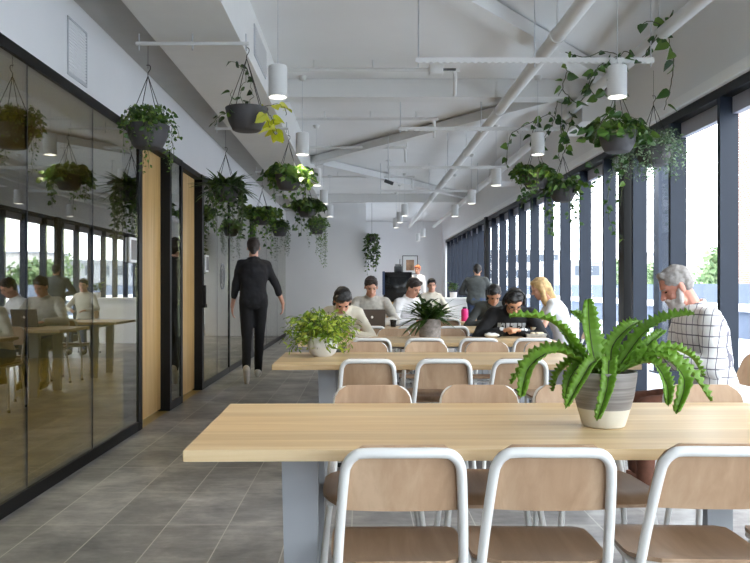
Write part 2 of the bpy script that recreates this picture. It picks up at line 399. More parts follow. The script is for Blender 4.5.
# lower ceiling box duct (runs along the room)
b = MB(); b.box(-1.41, -.83, Y0+.1, 18.85, 2.88, 3.318)
duct = b.build('ceiling_duct', M['duct']); tag(duct, 'long white boxed duct running under the ceiling beside the glass wall', 'duct')
g = boxobj('grille', M['vent'], (-.83, -.822, 5.9, 6.6, 2.98, 3.22), duct)
b = MB()
for i in range(11): b.box(-.822, -.812, 5.92, 6.58, 2.995+i*.02, 3.003+i*.02)
b.build('louvre', M['steelw'], g)
# wall grille
gy0, gy1 = 4.88, 5.22
g = empty('wall_grille', (XL, gy0, 2.55)); tag(g, 'white louvred air grille flush in the wall above the glass', 'vent')
def gz(py, s): return H+(CY-py)/s
b = MB(); L_ = gy1-gy0
b.box(0, .008, 0, .012, .02, .37); b.box(0, .008, L_-.012, L_, .02, .37); b.box(0, .008, 0, L_, .36, .372); b.box(0, .008, 0, L_, .0, .012+.01)
b.build('grille_frame', M['vent'], g)
b = MB()
for i in range(16): b.box(0, .006, .012, L_-.012, .03+i*.02, .04+i*.02)
b.build('louvre', M['wallw'], g)
# beams
for i, y in enumerate((2.0, 7.83, 17.5)):
    o = boxobj('ceiling_beam', M['steelw'], (-.83 if i < 2 else -.83, XR, y, y+.22, 3.13, ZC-.002))
    tag(o, ['white ceiling beam nearest the camera, above the front table', 'white ceiling beam crossing just beyond the first lamps', 'white ceiling beam in front of the far white partition wall'][i], 'beam', 'ceiling beams')
BR = [((.30,4.9),(2.5,7.7),'flat diagonal ceiling brace in front of the middle beam, top of the photo'),
      ((2.25,8.1),(-.8,12.5),'grey diagonal ceiling brace rising from left to right across the middle'),
      ((-.7,12.6),(2.3,17.3),'faint diagonal ceiling brace furthest from the camera')]
for a, c, lab in BR:
    b = MB(); b.obox((a[0],a[1],3.245), (c[0],c[1],3.245), .16, .11); o = b.build('ceiling_brace', M['steelw']); tag(o, lab, 'brace', 'diagonal ceiling braces')
# big pipes
for x, r, lab in ((1.44, .054, 'fat white service pipe along the middle of the ceiling'), (2.19, .05, 'fat white service pipe along the ceiling beside the windows')):
    e = empty('ceiling_pipe', (x, 0, 3.05)); tag(e, lab, 'pipe', 'ceiling pipes')
    b = MB(); b.tube([(0, Y0+.1, 0), (0, 23.5, 0)], r, 16); b.build('pipe', M['steelw'], e)
    for yy in (3.2, 5.65, 8.05, 10.6, 13.2, 16):
        b = MB(); b.tube([(0, yy, 0), (0, yy+.07, 0)], r+.008, 16); b.tube([(0, yy+.03, r), (0, yy+.03, .265)], .006, 6); b.build('pipe_clamp', M['steelw'], e)
# small sprinkler pipes crossing
for i, (y, x0, x1, z) in enumerate(((7.2,-.8,.85,3.23),(9.3,-.8,.85,3.23),(11.2,-.8,.6,3.23),(14.2,-.8,.9,3.23))):
    b = MB(); b.tube([(x0,y,z),(x1-.06,y,z),(x1,y+.02,z),(x1+.03,y+.08,z-.03),(x1+.05,y+.3,z-.16)], .019, 8, smooth=4)
    for q in range(3): b.tube([(x0+.35+q*.55,y,z),(x0+.35+q*.55,y,z+.0895)], .006, 6)
    o = b.build('sprinkler_pipe', M['steelw']); tag(o, 'thin white sprinkler pipe crossing the ceiling, %s from the camera' % ['first','second','third','fourth'][i], 'pipe', 'sprinkler pipes')
# cable bars hung on rods
def cable_bar(y, x0, x1, z, lab, ztop=ZC, perf=True):
    e = empty('hanging_bar', (x0, y, z)); tag(e, lab, 'bar', 'hanging bars')
    L = x1-x0; b = MB()
    if x0 < 0: b.tube([(0,0,.015),(L,0,.015)], .013, 10)
    else: b.box(0, L, -.018, .018, 0, .034)
    for q in range(int(L/.05) if x0 > 0 else 0): b.box(.02+q*.05, .045+q*.05, -.018, -.012, -.008, .0)
    b.build('channel', M['steelw'], e)
    for x in (.02, L*.5, L-.02):
        b = MB(); b.tube([(x, 0, -.03), (x, 0, ztop-z)], .005, 6); b.build('rod', M['vent'], e)
for (y, x0, x1), lab in zip(((5.6,.39,2.12),(8.02,.38,2.1),(10.6,.34,2.02),(13.2,.3,2.0)), ('nearest','second','third','fourth')):
    cable_bar(y, x0, x1, 2.83, 'white perforated bar on rods above the tables, %s from the camera' % lab)
for (y, x0, x1), lab in zip(((5.11,-1.5,-.75),(7.85,-1.5,-.75),(10.8,-1.5,-.75),(13.5,-1.5,-.75)), ('nearest','second','third','fourth')):
    cable_bar(y, x0, x1, 2.80, 'short white bar carrying hanging planters by the glass wall, %s from the camera' % lab, ztop=2.88)
    
sbox('ceiling_haunch', M['wallw'], (2.26, XR, 7.9, 8.7, 2.9, ZC-.001))
sbox('ceiling_haunch_far', M['wallw'], (2.26, XR, 12.4, 13.1, 2.9, ZC-.001))
e = empty('ceiling_device', (.62, 7.1, 3.17)); tag(e, 'small white box fitting with dark slot under the ceiling, top middle', 'fitting')
boxobj('housing', M['steelw'], (0,.13,0,.1,0,.09), e, bev=.008); b = MB(); b.box(.13,.25,.03,.06,.04,.055); b.build('arm', M['grout'], e); b = MB(); b.tube([(.06,.05,.09),(.06,.05,.15)], .006, 6); b.build('stem', M['steelw'], e)
e = empty('security_camera', (.45, 12.9, 2.98)); tag(e, 'tiny dark security camera under the ceiling above the laptop man', 'camera')
b = MB(); b.tube([(-.07,-.02,0),(.07,.0,-.05)], .03, 12); b.build('housing', M['grout'], e); b = MB(); b.tube([(0,0,0),(0,0,.339)], .01, 8); b.lathe([(.05,.33),(.05,.34)], 16); b.build('bracket', M['steelw'], e)
# ------------------------------------------------------------------ left glass front
def pane(name, y0, y1, x=XL, joints=()):
    e = empty(name, (x, y0, 0)); e['kind'] = 'structure'
    ys = [0]+[j-y0 for j in joints]+[y1-y0]
    for a, c in zip(ys[:-1], ys[1:]): boxobj('pane', M['pglass'], (-.012, 0, a+.004, c-.004, .075, 2.45), e)
    for j in ys[1:-1]: boxobj('joint', M['findark'], (-.012, .001, j-.004, j+.004, .075, 2.45), e)
    boxobj('head_rail', M['black'], (-.05, .01, 0, y1-y0, 2.445, 2.51), e)
    boxobj('bottom_rail', M['black'], (-.05, .01, 0, y1-y0, 0, .075), e)
pane('window_41', Y0, 6.42, joints=(-2.0,-.95,.1,1.15,2.2,3.25,4.3,5.35))
pane('window_42', 7.52, 7.92)
pane('window_43', 9.06, 10.8, joints=(9.95,))
pane('window_44', 10.86, 12.9)
pane('window_45', 13.2, 18.85, joints=(15.1,17.0))
def post(nm, y0, y1, x0=XL-.12, x1=XL+.012): sbox(nm, M['black'], (x0, x1, y0, y1, 0, 2.51))
post('trim_1', 6.42, 6.52); post('trim_2', 7.45, 7.52); post('trim_3', 7.92, 7.99); post('trim_4', 8.95, 9.06); post('trim_5', 10.8, 10.86); post('trim_6', 12.9, 13.2)
for i, (y0, y1) in enumerate(((6.52, 7.45), (7.99, 8.95))):
    d = sbox('door_%d' % (i+1), M['oakdoor'], (XL-.12, XL-.08, y0, y1, .02, 2.46))
    hb = boxobj('door_head', M['black'], (XL-.12, XL, y0, y1, 2.45, 2.51), d)
    yh = y0+.10 if i == 0 else y1-.16
    if i == 0:
        b = MB(); b.tube([(XL-.08, y0+.06, 1.0), (XL-.055, y0+.06, 1.0)], .012, 10); b.build('door_lock', M['findark'], d)
# big black pull on second door jamb
b = MB(); b.box(XL+.012, XL+.05, 8.96, 9.0, .98, 1.22); b.box(XL+.012, XL+.055, 8.93, 9.03, .96, 1.0)
o = b.build('door_handle', M['black']); o['kind'] = 'structure'
# glass room behind
sbox('floor_meeting_room', M['timber'], (-6.2, XL, Y0, 19, -.1, .0))
sbox('wall_meeting_room', plain('warm_grey_wall', rgb(120,118,108), .8), (-6.35, -6.2, Y0, 19, 0, 3.06))
sbox('wall_meeting_divider_far', plain('mid_grey_wall2', rgb(150,152,154), .8), (-6.2, XL-.12, 13.0, 13.12, 0, 3.06))
# booking panels on the glass
def panel(y, x, z, lab):
    e = empty('booking_panel', (x, y, z)); tag(e, lab, 'tablet', 'room booking panels')
    boxobj('case', M['trimw'], (0, .022, 0, .17, 0, .20), e, bev=.006); boxobj('screen', M['lap'], (.0215, .024, .015, .155, .02, .18), e)
panel(6.15, XL+.001, 1.40, 'white room booking tablet on the glass beside the nearer oak door')
panel(9.12, XL+.001, 1.38, 'white room booking tablet on the glass past the farther oak door')
b = MB(); ring = []
cy_, cz_ = 10.32, 1.34
for R0, R1 in ((.155,.175),(.09,.10)):
    rings = []
    for (rr, xx) in ((R0,0),(R1,0),(R1,.003),(R0,.003),(R0,0)):
        rings.append([(XL+.001+xx, cy_+rr*math.cos(2*PI*q/36), cz_+rr*math.sin(2*PI*q/36)) for q in range(36)])
    b.loft(rings, cap=False)
b.box(XL+.001, XL+.003, cy_-.06, cy_+.06, cz_-.008, cz_+.008); b.box(XL+.001, XL+.003, cy_-.008, cy_+.008, cz_-.05, cz_+.05)
o = b.build('wall_emblem', M['signg'], smooth=False); tag(o, 'round grey ring emblem stuck on the glass wall', 'emblem')
# exit sign in the meeting room side
e = empty('exit_sign', (-3.2, 12.95, 1.90)); tag(e, 'small lit green exit sign seen behind the narrow glass', 'sign')
boxobj('sign_box', M['trimw'], (-.02, .18, 0, .04, 0, .13), e); boxobj('sign_face', M['exitg'], (-.01, .17, -.004, 0, .01, .12), e)

# ------------------------------------------------------------------ pendants
def make_pendant():
    e = empty('pendant_lamp'); z = 2.53
    b = MB(); R = .066; b.lathe([(R-.006, .02), (R-.004, 0), (R, 0), (R, .215), (R-.005, .22), (.0, .22)], 32, cap=False); b.build('shade', M['steelw'], e)
    b = MB(); b.lathe([(.0,.018),(R-.006,.018),(R-.006,.026),(.0,.026)], 24, cap=False); b.build('diffuser', M['lampin'], e)
    b = MB(); b.tube([(0,0,.22),(0,0,ZC-z)], .0028, 6); b.build('cord', M['vent'], e)
    b = MB(); b.lathe([(.0, ZC-z-.045), (.03, ZC-z-.04), (.045, ZC-z), (0, ZC-z)], 20, cap=False); b.build('ceiling_rose', M['steelw'], e)
    return e
PEND = [(-.59,3.1,'l',0),(-.59,5.4,'l','nearest the hanging planters, first in the left row'),(-.6,7.75,'l','second in the left row'),(-.6,10.1,'l','third in the left row'),(-.61,12.3,'l','fourth in the left row'),(-.61,14.6,'l','last in the left row'),
        (1.79,3.1,'r',0),(1.79,5.4,'r','largest in the right row, by the trailing vines'),(1.77,7.75,'r','second in the right row'),(1.76,10.1,'r','third in the right row'),(1.75,12.3,'r','fourth in the right row'),(1.75,14.5,'r','last in the right row'),
        (.80,14.4,'m','front of the small cluster of three in the middle'),(.78,15.9,'m','middle of the small cluster of three'),(.77,17.3,'m','rear of the small cluster of three'),
        (1.62,20.4,'f','nearest of the far lamps in the end bay'),(1.62,22.3,'f','farthest lamp in the end bay')]
pp = None
for x, y, r, lab in PEND:
    q = make_pendant() if pp is None else copy_tree(pp)
    if pp is None: pp = q
    q.location = (x, y, 2.53)
    tag(q, 'white cylinder pendant lamp, '+(lab or ('out of view above the front table, %s side' % ('left' if x < 0 else 'right'))), 'lamp', 'cylinder pendant lamps')
    L = bpy.data.lights.new('spot', 'SPOT'); L.energy = ((50 if y < 4 else 26) if x < 0 else 7) if y < 13 else (12 if y < 15 else 110); L.color = (1,.88,.66); L.spot_size = math.radians(95); L.spot_blend = .6; L.shadow_soft_size = .05
    lo = bpy.data.objects.new('lamp_light', L); COL.objects.link(lo); lo.location = (x, y, 2.525)

# ------------------------------------------------------------------ tables
TL = 2.2; TD = .87; TH = .74
def make_table():
    e = empty('dining_table')
    boxobj('table_top', M['table'], (0, TL, 0, TD, TH-.032, TH), e, bev=.003)
    for x, sx in ((.325, 1), (TL-.325, -1)):
        for y, sy in ((.12, 1), (TD-.12, -1)):
            b = MB(); t = .026
            top = [(x-.055, y-t), (x+.052, y-t), (x+.052, y+t), (x-.055, y+t)]
            lo = [(x-.038*1-.0*sx, y-t), (x+.05, y-t), (x+.05, y+t), (x-.038, y+t)]
            b.loft([[(px_, py_, 0) for px_, py_ in lo], [(px_, py_, TH-.033) for px_, py_ in top]]); b.build('leg', M['legm'], e, smooth=False)
        boxobj('cross_rail', M['legm'], (x-.03, x+.03, .145, TD-.145, TH-.08, TH-.033), e)
    boxobj('stretcher', M['legm'], (.36, TL-.36, TD/2-.02, TD/2+.02, TH-.075, TH-.035), e)
    return e
TABS = [(-.505, 2.165, 1.0), (-.535, 4.56, .4), (-.53, 6.34, 0), (-.53, 8.2, 0), (-.53, 10.05, 0)]
TN = ['front', 'second', 'third', 'fourth', 'fifth']
t0 = None
for i, (x, y, a) in enumerate(TABS):
    q = make_table() if t0 is None else copy_tree(t0)
    if t0 is None: t0 = q
    q.location = (x, y, 0); q.rotation_euler.z = math.radians(a)
    tag(q, ['long oak topped table closest to the camera, with the big fern', 'long oak topped table with the lime leafed plant in a white pot', 'long oak topped table with the dark plant in a rough grey pot', 'long oak topped table with the open laptop', 'long oak topped table farthest back, behind the laptop man'][i], 'table', 'long oak tables')

# ------------------------------------------------------------------ chairs
def make_chair():
    # origin on the floor under the seat centre; person would face +Y; backrest at -Y
    e = empty('dining_chair'); r = .0135; e.scale = (1,1,1.02)
    b = MB()
    def bx(z): return -.165-.38*(z-.46)     # back plane lean
    w0, w1 = .168, .142
    path = []
    for s_ in (-1, 1):
        seg = [V((s_*w0, bx(.44), .44)), V((s_*(w0-.006), bx(.55), .55)), V((s_*(w0-.018), bx(.70), .70)), V((s_*(w1-.0), bx(.738), .738)), V((s_*(w1-.018), bx(.760), .760)), V((s_*(w1-.045), bx(.767), .767))]
        path += seg if s_ == -1 else seg[::-1]
    path.insert(6, V((0, bx(.767)-.004, .768)))
    full = [V((-w0+.01, .15, .428)), V((-w0, .0, .43)), V((-w0, -.12, .43))]+path+[V((w0, -.12, .43)), V((w0, .0, .43)), V((w0-.01, .15, .428))]
    b.tube(full, r, 12, smooth=5); b.build('back_frame', M['tube'], e)
    # backrest ply
    b = MB(); nx, nz = 14, 8; fr = []; bk = []
    def bw(z): return .172-(z-.58)*.13
    zs = [.606+(.784-.606)*j/nz for j in range(nz+1)]
    for off, L in ((.026, fr), (.016, bk)):
        for j, z in enumerate(zs):
            for i in range(nx+1):
                u = -1+2*i/nx; W = bw(z); z_ = z
                if j == nz: W -= .042
                elif j == nz-1: W -= .012
                elif j == 0: W -= .012
                L.append((u*W, bx(z)+off-.016*(1-u*u)*(1-(j/nz)**3), z))
    vs = fr+bk; m_ = (nx+1); K = m_*(nz+1); fs = []
    for j in range(nz):
        for i in range(nx):
            a = j*m_+i; fs += [(a,a+m_,a+m_+1,a+1), (K+a,K+a+1,K+a+m_+1,K+a+m_)]
    for i in range(nx): fs += [(i,i+1,K+i+1,K+i), (nz*m_+i, K+nz*m_+i, K+nz*m_+i+1, nz*m_+i+1)]
    for j in range(nz): fs += [(j*m_, K+j*m_, K+j*m_+m_, j*m_+m_), (j*m_+nx, j*m_+nx+m_, K+j*m_+nx+m_, K+j*m_+nx)]
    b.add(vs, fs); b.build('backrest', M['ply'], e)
    # seat
    b = MB(); ny = 10; rows = []
    for j in range(ny+1):
        v = j/ny; y = -.185+v*.39; W = .188-.02*abs(2*v-1)**3-(.05 if j in (0, ny) else 0)-(.014 if j in (1, ny-1) else 0)
        row = []
        for i in range(nx+1):
            u = -1+2*i/nx; z = .456-.012*(1-u*u)*math.sin(PI*min(1, v*1.15))-.03*max(0, v-.8)**2*20+.01*max(0, .25-v)*4
            row.append((u*W, y, z))
        rows.append(row)
    top = [p for r_ in rows for p in r_]; bot = [(x, y, z-.011) for x, y, z in top]; K = len(top); fs = []
    for j in range(ny):
        for i in range(nx):
            a = j*m_+i; fs += [(a,a+1,a+m_+1,a+m_), (K+a,K+a+m_,K+a+m_+1,K+a+1)]
    for i in range(nx): fs += [(i,K+i,K+i+1,i+1), (ny*m_+i, ny*m_+i+1, K+ny*m_+i+1, K+ny*m_+i)]
    for j in range(ny): fs += [(j*m_, j*m_+m_, K+j*m_+m_, K+j*m_), (j*m_+nx, K+j*m_+nx, K+j*m_+nx+m_, j*m_+nx+m_)]
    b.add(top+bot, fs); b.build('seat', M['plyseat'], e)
    for sx in (-1, 1):
        for sy in (-1, 1):
            b = MB(); x0 = sx*(w0-.012); y0 = .13*sy
            b.tube([(x0, y0-.05*sy, .425), (x0+sx*.006, y0, .405), (sx*(w0+.012), y0+.03*sy, .25), (sx*(w0+.03), y0+.06*sy, .012)], .0115, 10, smooth=5)
            lg = b.build('leg', M['tube'], e)
            b = MB(); b.lathe([(.014,0),(.015,.02),(.012,.028)], 12, c=(sx*(w0+.031), y0+.061*sy, 0)); b.build('foot', M['rubber'], lg)
    b = MB(); b.tube([(-w0+.01, .1, .425), (0, .1, .418), (w0-.01, .1, .425)], .010, 8, smooth=3); b.build('seat_support', M['tube'], e)
    b = MB(); b.tube([(-w0+.01, -.1, .425), (0, -.1, .418), (w0-.01, -.1, .425)], .010, 8, smooth=3); b.build('seat_support', M['tube'], e)
    return e
CH = None
ORD = ['leftmost', 'second from left', 'third from left', 'rightmost']
def chair(x, y, rz, lab, grp='white framed plywood chairs'):
    global CH
    q = make_chair() if CH is None else copy_tree(CH)
    if CH is None: CH = q
    q.location = (x, y, 0); q.rotation_euler.z = math.radians(rz); tag(q, lab, 'chair', grp); return q
# near side rows (backs to the camera)
NEAR = [(0, [(.10,0),(.49,-2),(.925,-3),(1.36,1)]), (1, [(.03,0),(.46,0),(.89,0),(1.32,1)]), (2, [(.075,0),(.5,0),(.93,0),(1.36,0)]), (3, [(.09,0),(.52,0),(.95,0),(1.38,0)]), (4, [(.06,0),(1.1,0)])]
for ti, L in NEAR:
    y = TABS[ti][1]+.052
    for j, (x, a) in enumerate(L):
        chair(x, y+x*math.tan(math.radians(TABS[ti][2]))+rnd.uniform(-.006,.006), a+TABS[ti][2], 'white framed plywood chair, %s on the near side of the %s table' % (ORD[j] if ti < 4 else ['left one','right one'][j], TN[ti]))
FAR = [(0, [.045,.475,.87,1.385]), (1, [.04,.46,.90,1.33]), (2, [.30,.84])]
for ti, L in FAR:
    y = TABS[ti][1]+TD
    for j, x in enumerate(L):
        chair(x, y-(.16 if ti == 0 else .09)+x*math.tan(math.radians(TABS[ti][2])), 180+rnd.uniform(-3,3), 'plywood chair facing the camera, %s, far side of the %s table' % (ORD[j] if len(L) > 2 else ['left empty one', 'right empty one'][j], TN[ti]))

# ------------------------------------------------------------------ people
def ik(a, c, l1, l2, pole):
    a, c, pole = V(a), V(c), V(pole); d = c-a; L = min(d.length, (l1+l2)*.999); dn = d.normalized()
    x = (l1*l1-l2*l2+L*L)/(2*L); h = math.sqrt(max(0, l1*l1-x*x)); pd = pole-dn*pole.dot(dn); pd.normalize()
    return a+dn*x+pd*h, a+dn*L
def blob(mb, name, mat, parent, vox, smooth=3, nz=0, nscale=9, cut=None):
    me = bpy.data.meshes.new('tmp'); me.from_pydata(mb.v, [], mb.f); me.update()
    import bmesh
    bm = bmesh.new(); bm.from_mesh(me); bmesh.ops.recalc_face_normals(bm, faces=bm.faces[:]); bm.to_mesh(me); bm.free()
    o = bpy.data.objects.new('tmp', me); COL.objects.link(o)
    r = o.modifiers.new('r', 'REMESH'); r.mode = 'VOXEL'; r.voxel_size = vox
    if smooth:
        s_ = o.modifiers.new('s', 'SMOOTH'); s_.iterations = smooth; s_.factor = .5
    dg = bpy.context.evaluated_depsgraph_get(); m2 = bpy.data.meshes.new_from_object(o.evaluated_get(dg))
    bpy.data.objects.remove(o)
    m2.name = name; m2.materials.clear(); m2.materials.append(mat)
    if nz:
        for v in m2.vertices:
            p = v.co*nscale; q = noise.noise(V((p.x, p.y, p.z*1.0)))+.5*noise.noise(p*2.3)
            v.co += v.normal*q*nz
    for p in m2.polygons: p.use_smooth = True
    o = bpy.data.objects.new(name, m2); COL.objects.link(o); o.parent = parent; return o
def rings(mb, secs, n=20):
    R = []
    for c, a, b_, ax, fw in secs:       # centre, half width, half depth, lateral axis, forward axis
        R.append([c+ax*a*math.copysign(abs(math.cos(t))**.85, math.cos(t))+fw*b_*math.copysign(abs(math.sin(t))**.9, math.sin(t)) for t in [2*PI*k/n for k in range(n)]])
    mb.loft(R)
def hand(mb, wrist, d, palm, curl=.5, side=1, s=1.0):
    d = V(d).normalized(); palm = V(palm); palm = (palm-d*palm.dot(d)).normalized(); lat = d.cross(palm)*side   # lat points to the thumb side
    c = wrist+d*.05*s
    rot = Matrix((lat, d, palm)).transposed()
    mb.ell(c, (.038*s, .052*s, .017*s), rot)
    for i, (off, ln) in enumerate(((.029,.072),(.010,.080),(-.010,.074),(-.028,.058))):
        p = wrist+d*.088*s+lat*off*s; a = 0; q = p-d*.02*s
        for j, f_ in enumerate((.45,.32,.23)):
            a += curl*(.5, .9, .7)[j]; dd = d*math.cos(a)+palm*math.sin(a)+lat*off*1.2*(1-j*.3)
            e = p+dd.normalized()*ln*s*f_; mb.cone(q, e, .0088*s, .0078*s, 8); q = p = e
    p = wrist+d*.02*s+lat*.026*s; e = p+(d*.6+lat*.75+palm*.25).normalized()*.042*s; mb.cone(p, e, .013*s, .010*s, 8)
    e2 = e+(d*.9+lat*.15+palm*(.2+curl*.5)).normalized()*.032*s; mb.cone(e, e2, .0095*s, .008*s, 8)
def person(loc, rz, label, spine, head, arms, legs, mats, vox=.008, scale=1.0, female=False, hair='short', sleeve='long', collar=True, extras=(), armr=1.0, tuck=True, width=1.0):
    """spine: 4 points pelvis, waist, chest, neck base ; head: (centre, pitch down deg, yaw deg, roll) ; arms: {side: (wrist, pole, handdir, palmdir, curl)} ; legs: {side: (ankle, pole, toe)}"""
    e = empty('person', loc, math.radians(rz)); e.scale = (scale,)*3; tag(e, label, 'person', None)
    sp_ = [V(p) for p in spine]; X = V((1,0,0))
    fw = []
    for i in range(4):
        t = (sp_[min(i+1,3)]-sp_[max(i-1,0)]).normalized(); fw.append(X.cross(t)*-1 if False else t.cross(X))
    # t x X : for t=+z gives +y
    W = width*(.93 if female else 1.0)
    def secs(inf, bottom=True):
        P0, P1, P2, P3 = sp_; S = []
        t0 = (P1-P0).normalized()
        S.append((P0-t0*.09, .085*W+inf, .075+inf, X, fw[0])); S.append((P0-t0*.05, .145*W+inf, .105+inf, X, fw[0])); S.append((P0, .165*W+inf, .118+inf, X, fw[0]))
        S.append(((P0+P1)/2, .155*W+inf, .108+inf, X, fw[0])); S.append((P1, .142*W+inf, .10+inf, X, fw[1]))
        S.append(((P1+P2)/2, .156*W+inf, .108+inf, X, fw[1])); S.append((P2, .172*W+inf, .115+inf, X, fw[2]))
        S.append((P2*.45+P3*.55, .168*W+inf, .098+inf, X, fw[3])); S.append((P2*.15+P3*.85, .12*W+inf, .075+inf, X, fw[3])); S.append((P3, .068+inf*.6, .058+inf*.6, X, fw[3]))
        return S
    t3 = (sp_[3]-sp_[2]).normalized()
    hc, pitch, yaw, roll = head; hc = V(hc)
    Rm = Matrix.Rotation(math.radians(yaw), 3, 'Z') @ Matrix.Rotation(math.radians(-pitch), 3, 'X') @ Matrix.Rotation(math.radians(roll), 3, 'Y')
    hp = lambda x, y, z: hc+Rm @ V((x, y, z))
    body = MB(); rings(body, secs(0))
    body.cone(sp_[3]-t3*.03, hp(0, -.025, -.045), .058, .05)
    body.ell(hp(0,-.012,.03), (.074,.094,.086), Rm); body.ell(hp(0,.026,-.035), (.058,.06,.078), Rm); body.ell(hp(0,.052,-.09), (.030,.028,.025), Rm)
    body.ell(hp(0,.058,.028), (.054,.028,.02), Rm); body.cone(hp(0,.084,.008), hp(0,.103,-.026), .008, .0125, 8)
    for s_ in (-1,1):
        body.ell(hp(s_*.074,-.008,-.012), (.009,.019,.03), Rm @ Matrix.Rotation(s_*-.25, 3, 'Z')); body.ell(hp(s_*.036,.056,-.03), (.02,.02,.02), Rm); body.cone(hp(s_*.036,.02,-.085), hp(s_*.01,.05,-.1), .026, .022, 8)
        body.ell(hp(s_*.008,.096,-.028), (.009,.009,.007), Rm)
    body.ell(hp(0,.078,-.062), (.022,.012,.011), Rm)
    shirt = MB(); rings(shirt, secs(.014))
    if collar:
        for q in range(10):
            a = -PI*.5+PI*1.999*q/10; c = sp_[3]+t3*.012+X*.066*math.cos(a)+fw[3]*.062*math.sin(a)
            a2 = a+PI*.2; c2 = sp_[3]+t3*.012+X*.066*math.cos(a2)+fw[3]*.062*math.sin(a2)
            shirt.cone(c, c2, .013, .013, 8); k_ = t3*.02; shirt.cone(c+k_, c2+k_, .012, .012, 8)
    J = {}
    for s_ in (-1, 1):
        sh = sp_[3]*.72+sp_[2]*.28+X*s_*.155*W-t3*.012
        wr, pole, hd, pd, curl = arms[s_]
        el, wr = ik(sh, wr, .285, .25, pole); J[s_] = (sh, el, wr)
        A = armr*(.88 if female else 1)
        body.cone(sh, el, .046*A, .036*A); body.cone(el, wr, .037*A, .025*A); hand(body, wr, hd, pd, curl, s_, .95 if not female else .88)
        shirt.cone(sp_[2]*.35+sp_[3]*.65+X*s_*.09, sh, .07, .062); 
        if sleeve == 'long': shirt.cone(sh, el, .062*A, .050*A); shirt.cone(el, wr-(wr-el)*.06, .050*A, .037*A)
        elif sleeve == 'rolled': shirt.cone(sh, el, .062*A, .050*A); shirt.cone(el, el*.55+wr*.45, .050*A, .046*A)
        else: shirt.cone(sh, sh*.5+el*.5, .062*A, .056*A)
    tr = MB(); S = secs(.012)[:4]; rings(tr, S)
    for s_ in (-1, 1):
        hip = sp_[0]+X*s_*.088-V((0,0,.02)); an, pole, toe = legs[s_]; kn, an = ik(hip, an, .43, .42, pole); toe = V(toe).normalized()
        body.cone(hip, kn, .075, .05); body.cone(kn, an, .05, .034); body.cone(an, an+toe*.11-V((0,0,.035)), .034, .025)
        tr.cone(hip, kn, .092, .066); tr.cone(kn, an+(kn-an)*.04, .064, .05)
        up = V(pole)-toe*V(pole).dot(toe); 
        sh_ = MB(); dn = (an-kn).normalized(); dn = (dn-toe*dn.dot(toe)).normalized()
        sh_.cone(an+dn*.012-toe*.03, an+dn*.04+toe*.13, .045, .036); sh_.cone(an+dn*.045-toe*.035, an+dn*.055+toe*.15, .032, .030)
        blob(sh_, 'shoe', mats.get('shoe', M['rubber']), e, max(vox, .009), 2)
    blob(body, 'body', mats['skin'], e, vox, 2)
    blob(shirt, 'shirt', mats['top'], e, max(vox*1.2, .010), 4, nz=mats.get('fold', .007), nscale=11)
    blob(tr, 'trousers', mats['leg'], e, max(vox*1.4, .012), 4, nz=.005)
    # eyes, lips
    for s_ in (-1,1):
        b = MB(); b.ell(hp(s_*.031,.0745,.004), (.011,.008,.0045), Rm, 10, 6); b.build('eye', M['eye'], e)
        b = MB(); b.cone(hp(s_*.018,.086,.022), hp(s_*.045,.074,.022), .004, .003, 6); b.build('eyebrow', mats['hair'], e)
    b = MB(); b.ell(hp(0,.088,-.063), (.021,.006,.005), Rm, 10, 6); b.build('lips', M['lip'], e)
    h = MB()
    if hair in ('short', 'long', 'bob', 'tied'):
        h.ell(hp(0,-.022,.040), (.083,.096,.089), Rm, 20, 12); h.ell(hp(0,-.045,.0), (.078,.066,.072), Rm)
        h.ell(hp(.015,.03,.085), (.058,.05,.032), Rm)
        if hair in ('short', 'bob'): h.cone(hp(0,-.06,-.02), hp(0,-.055,-.065), .052, .040)
        if hair == 'short': h.ell(hp(-.02,.035,.088), (.045,.04,.028), Rm)
    if hair == 'long':
        for a, x1 in ((-1,.075),(1,.075)):
            h.cone(hp(a*.062,-.01,.02), hp(a*.075,.01,-.10), .032, .03); h.cone(hp(a*.075,.01,-.10), hp(a*.065,.02,-.23), .032, .022)
        h.cone(hp(0,-.07,.0), hp(0,-.075,-.17), .06, .05)
    if hair == 'bob':
        for a in (-1,1): h.cone(hp(a*.062,-.02,.03), hp(a*.072,-.005,-.055), .026, .017)
        h.cone(hp(.0,.058,.088), hp(.055,.05,.062), .022, .016)
    if hair == 'grey':
        h.ell(hp(0,-.020,.044), (.078,.094,.082), Rm, 20, 12); h.ell(hp(0,-.05,.0), (.074,.055,.06), Rm); h.cone(hp(-.025,.045,.098), hp(.025,.047,.098), .019, .019)
    if hair == 'tied': h.ell(hp(0,-.12,.03), (.04,.04,.04), Rm)
    blob(h, 'hair', mats['hair'], e, max(vox*.9, .007), 2, nz=.006, nscale=26)
    return e, hp, Rm, J, sp_
def seat_spine(lean, z0=.555, curve=1.4):
    p = [V((0,0,z0))]; 
    for l, f_ in ((.18,.6),(.20,1.0),(.15,curve)):
        a = math.radians(lean*f_); p.append(p[-1]+V((0, math.sin(a)*l, math.cos(a)*l)))
    return p
def head_at(sp_, lean, L=.155):
    a = math.radians(lean); return sp_[3]+V((0, math.sin(a)*L+.02, math.cos(a)*L))
SITL = {-1: (V((-.12,.44,.09)), V((0,.6,1)), (0,1,0)), 1: (V((.12,.40,.09)), V((0,.6,1)), (0,1,0))}
def typing(dx=.09, y=.45, z=.79, curl=.5):
    return {s_: (V((s_*dx, y, z)), V((s_*.9, -.2, -.6)), (-s_*.5, 1, -.12), (0,0,-1), curl) for s_ in (-1,1)}
